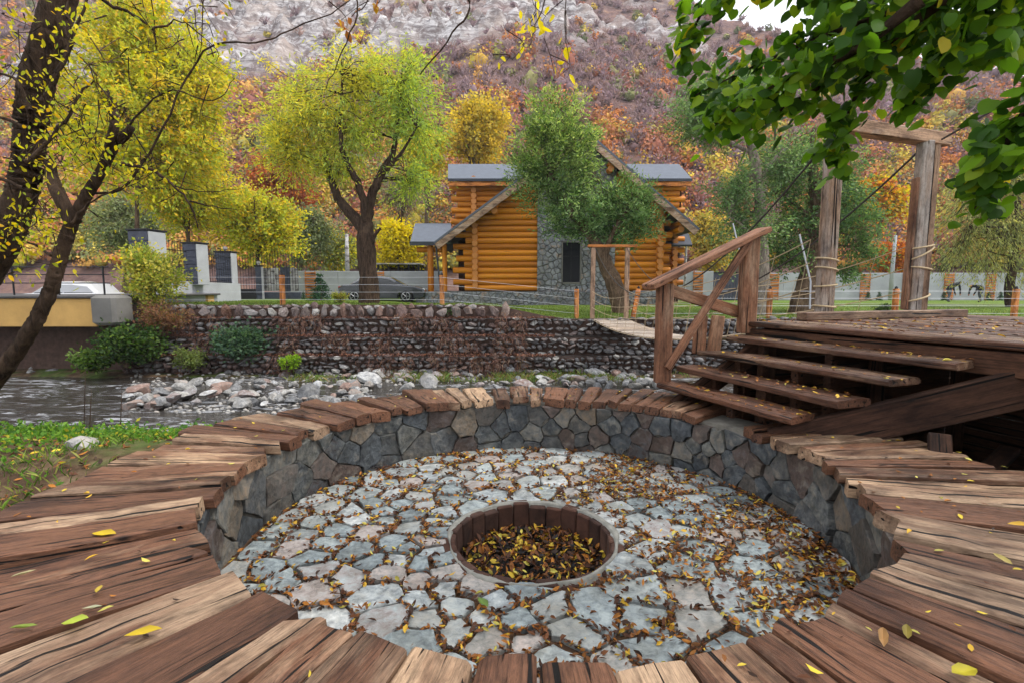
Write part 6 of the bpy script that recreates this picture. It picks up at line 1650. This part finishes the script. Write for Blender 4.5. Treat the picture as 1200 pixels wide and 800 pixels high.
n = 9000; x = rng.uniform(-13, 1.5, n); ti = rng.integers(0, 3, n); yf = np.array([17.55, 17.85, 18.15])[ti]; zt = np.array([-2.32, -1.69, -1.09])[ti]
litter('wall_litter', np.stack([x, yf - .12 + .3 * rng.random(n), zt + rng.uniform(-.03, .05, n)], 1), .09, [P4(S(120, 84, 72), 3), P4(S(96, 64, 56), 3), P4(S(148, 100, 76), 2)], 'reddish dead leaves lying on the gabion ledges', .0, .6)
n = 9000; x = -13 + 13.5 * rng.random(n) ** .9; ti = rng.integers(0, 3, n); yf = np.array([17.55, 17.85, 18.15])[ti] - .24; zt = np.array([-2.36, -1.73, -1.08])[ti]
keep = fbm(x * 1.3, ti * 3.1 + 2, 171) > .46; x, yf, zt, ti = x[keep], yf[keep], zt[keep], ti[keep]; n = len(x)
C = np.stack([x, yf + .12 * rng.normal(size=n) - .02, zt + .12 * np.sin(x * 1.9 + ti) + rng.uniform(-.5, .12, n)], 1)
V, F = leaf_quads(C, np.tile(np.array([0, -.25, -.8]), (n, 1)), .22, .02, .5)
tag(mesh_np('dry_vines', V, F, M['grass'], None, np.repeat(pick([P4(S(120, 88, 78), 3), P4(S(142, 106, 92), 2), P4(S(92, 68, 62), 2), P4(S(150, 128, 110), 1)], n), 4, 0)), 'dry reddish stems and grass trailing over the gabion tiers', 'vines', kind='stuff')
for (px, y0_, y1_, lb) in ((97, 505, 430, 'tall dark dead stem standing in the weeds by the rapids'), (140, 492, 450, 'short dark dead stem left of the rock heap'), (104, 495, 455, 'thin dark dead stem beside the tall one')):
    Yd = 7.2; b_ = at(px, y0_, Yd); e_ = at(px + 3, y1_, Yd); m = MB(); m.tube([b_ - Vector((0, 0, .15)), b_.lerp(e_, .5) + Vector((.01, 0, 0)), e_], [.008, .006, .002], 5); tag(m.build('dead_stem', M['bark_dark']), lb, 'stem')

# ------------------------------------------------------------------ thin autumn haze in the valley
hz = MB(); hz.box(-420, 420, -60, 430, -6.5, 235)
ho = hz.build('haze', []); hm = bpy.data.materials.new('haze_air'); hm.use_nodes = True; ht = hm.node_tree; ht.nodes.clear()
pv = ht.nodes.new('ShaderNodeVolumePrincipled'); pv.inputs['Color'].default_value = (.90, .90, .96, 1); pv.inputs['Density'].default_value = .00042; pv.inputs['Anisotropy'].default_value = .2
hoo = ht.nodes.new('ShaderNodeOutputMaterial'); ht.links.new(pv.outputs['Volume'], hoo.inputs['Volume']); ho.data.materials.append(hm)
tag(ho, 'pale thin haze filling the valley air', 'haze', kind='stuff')
SC.cycles.volume_bounces = 0; SC.cycles.volume_max_steps = 8; SC.cycles.volume_step_rate = 10
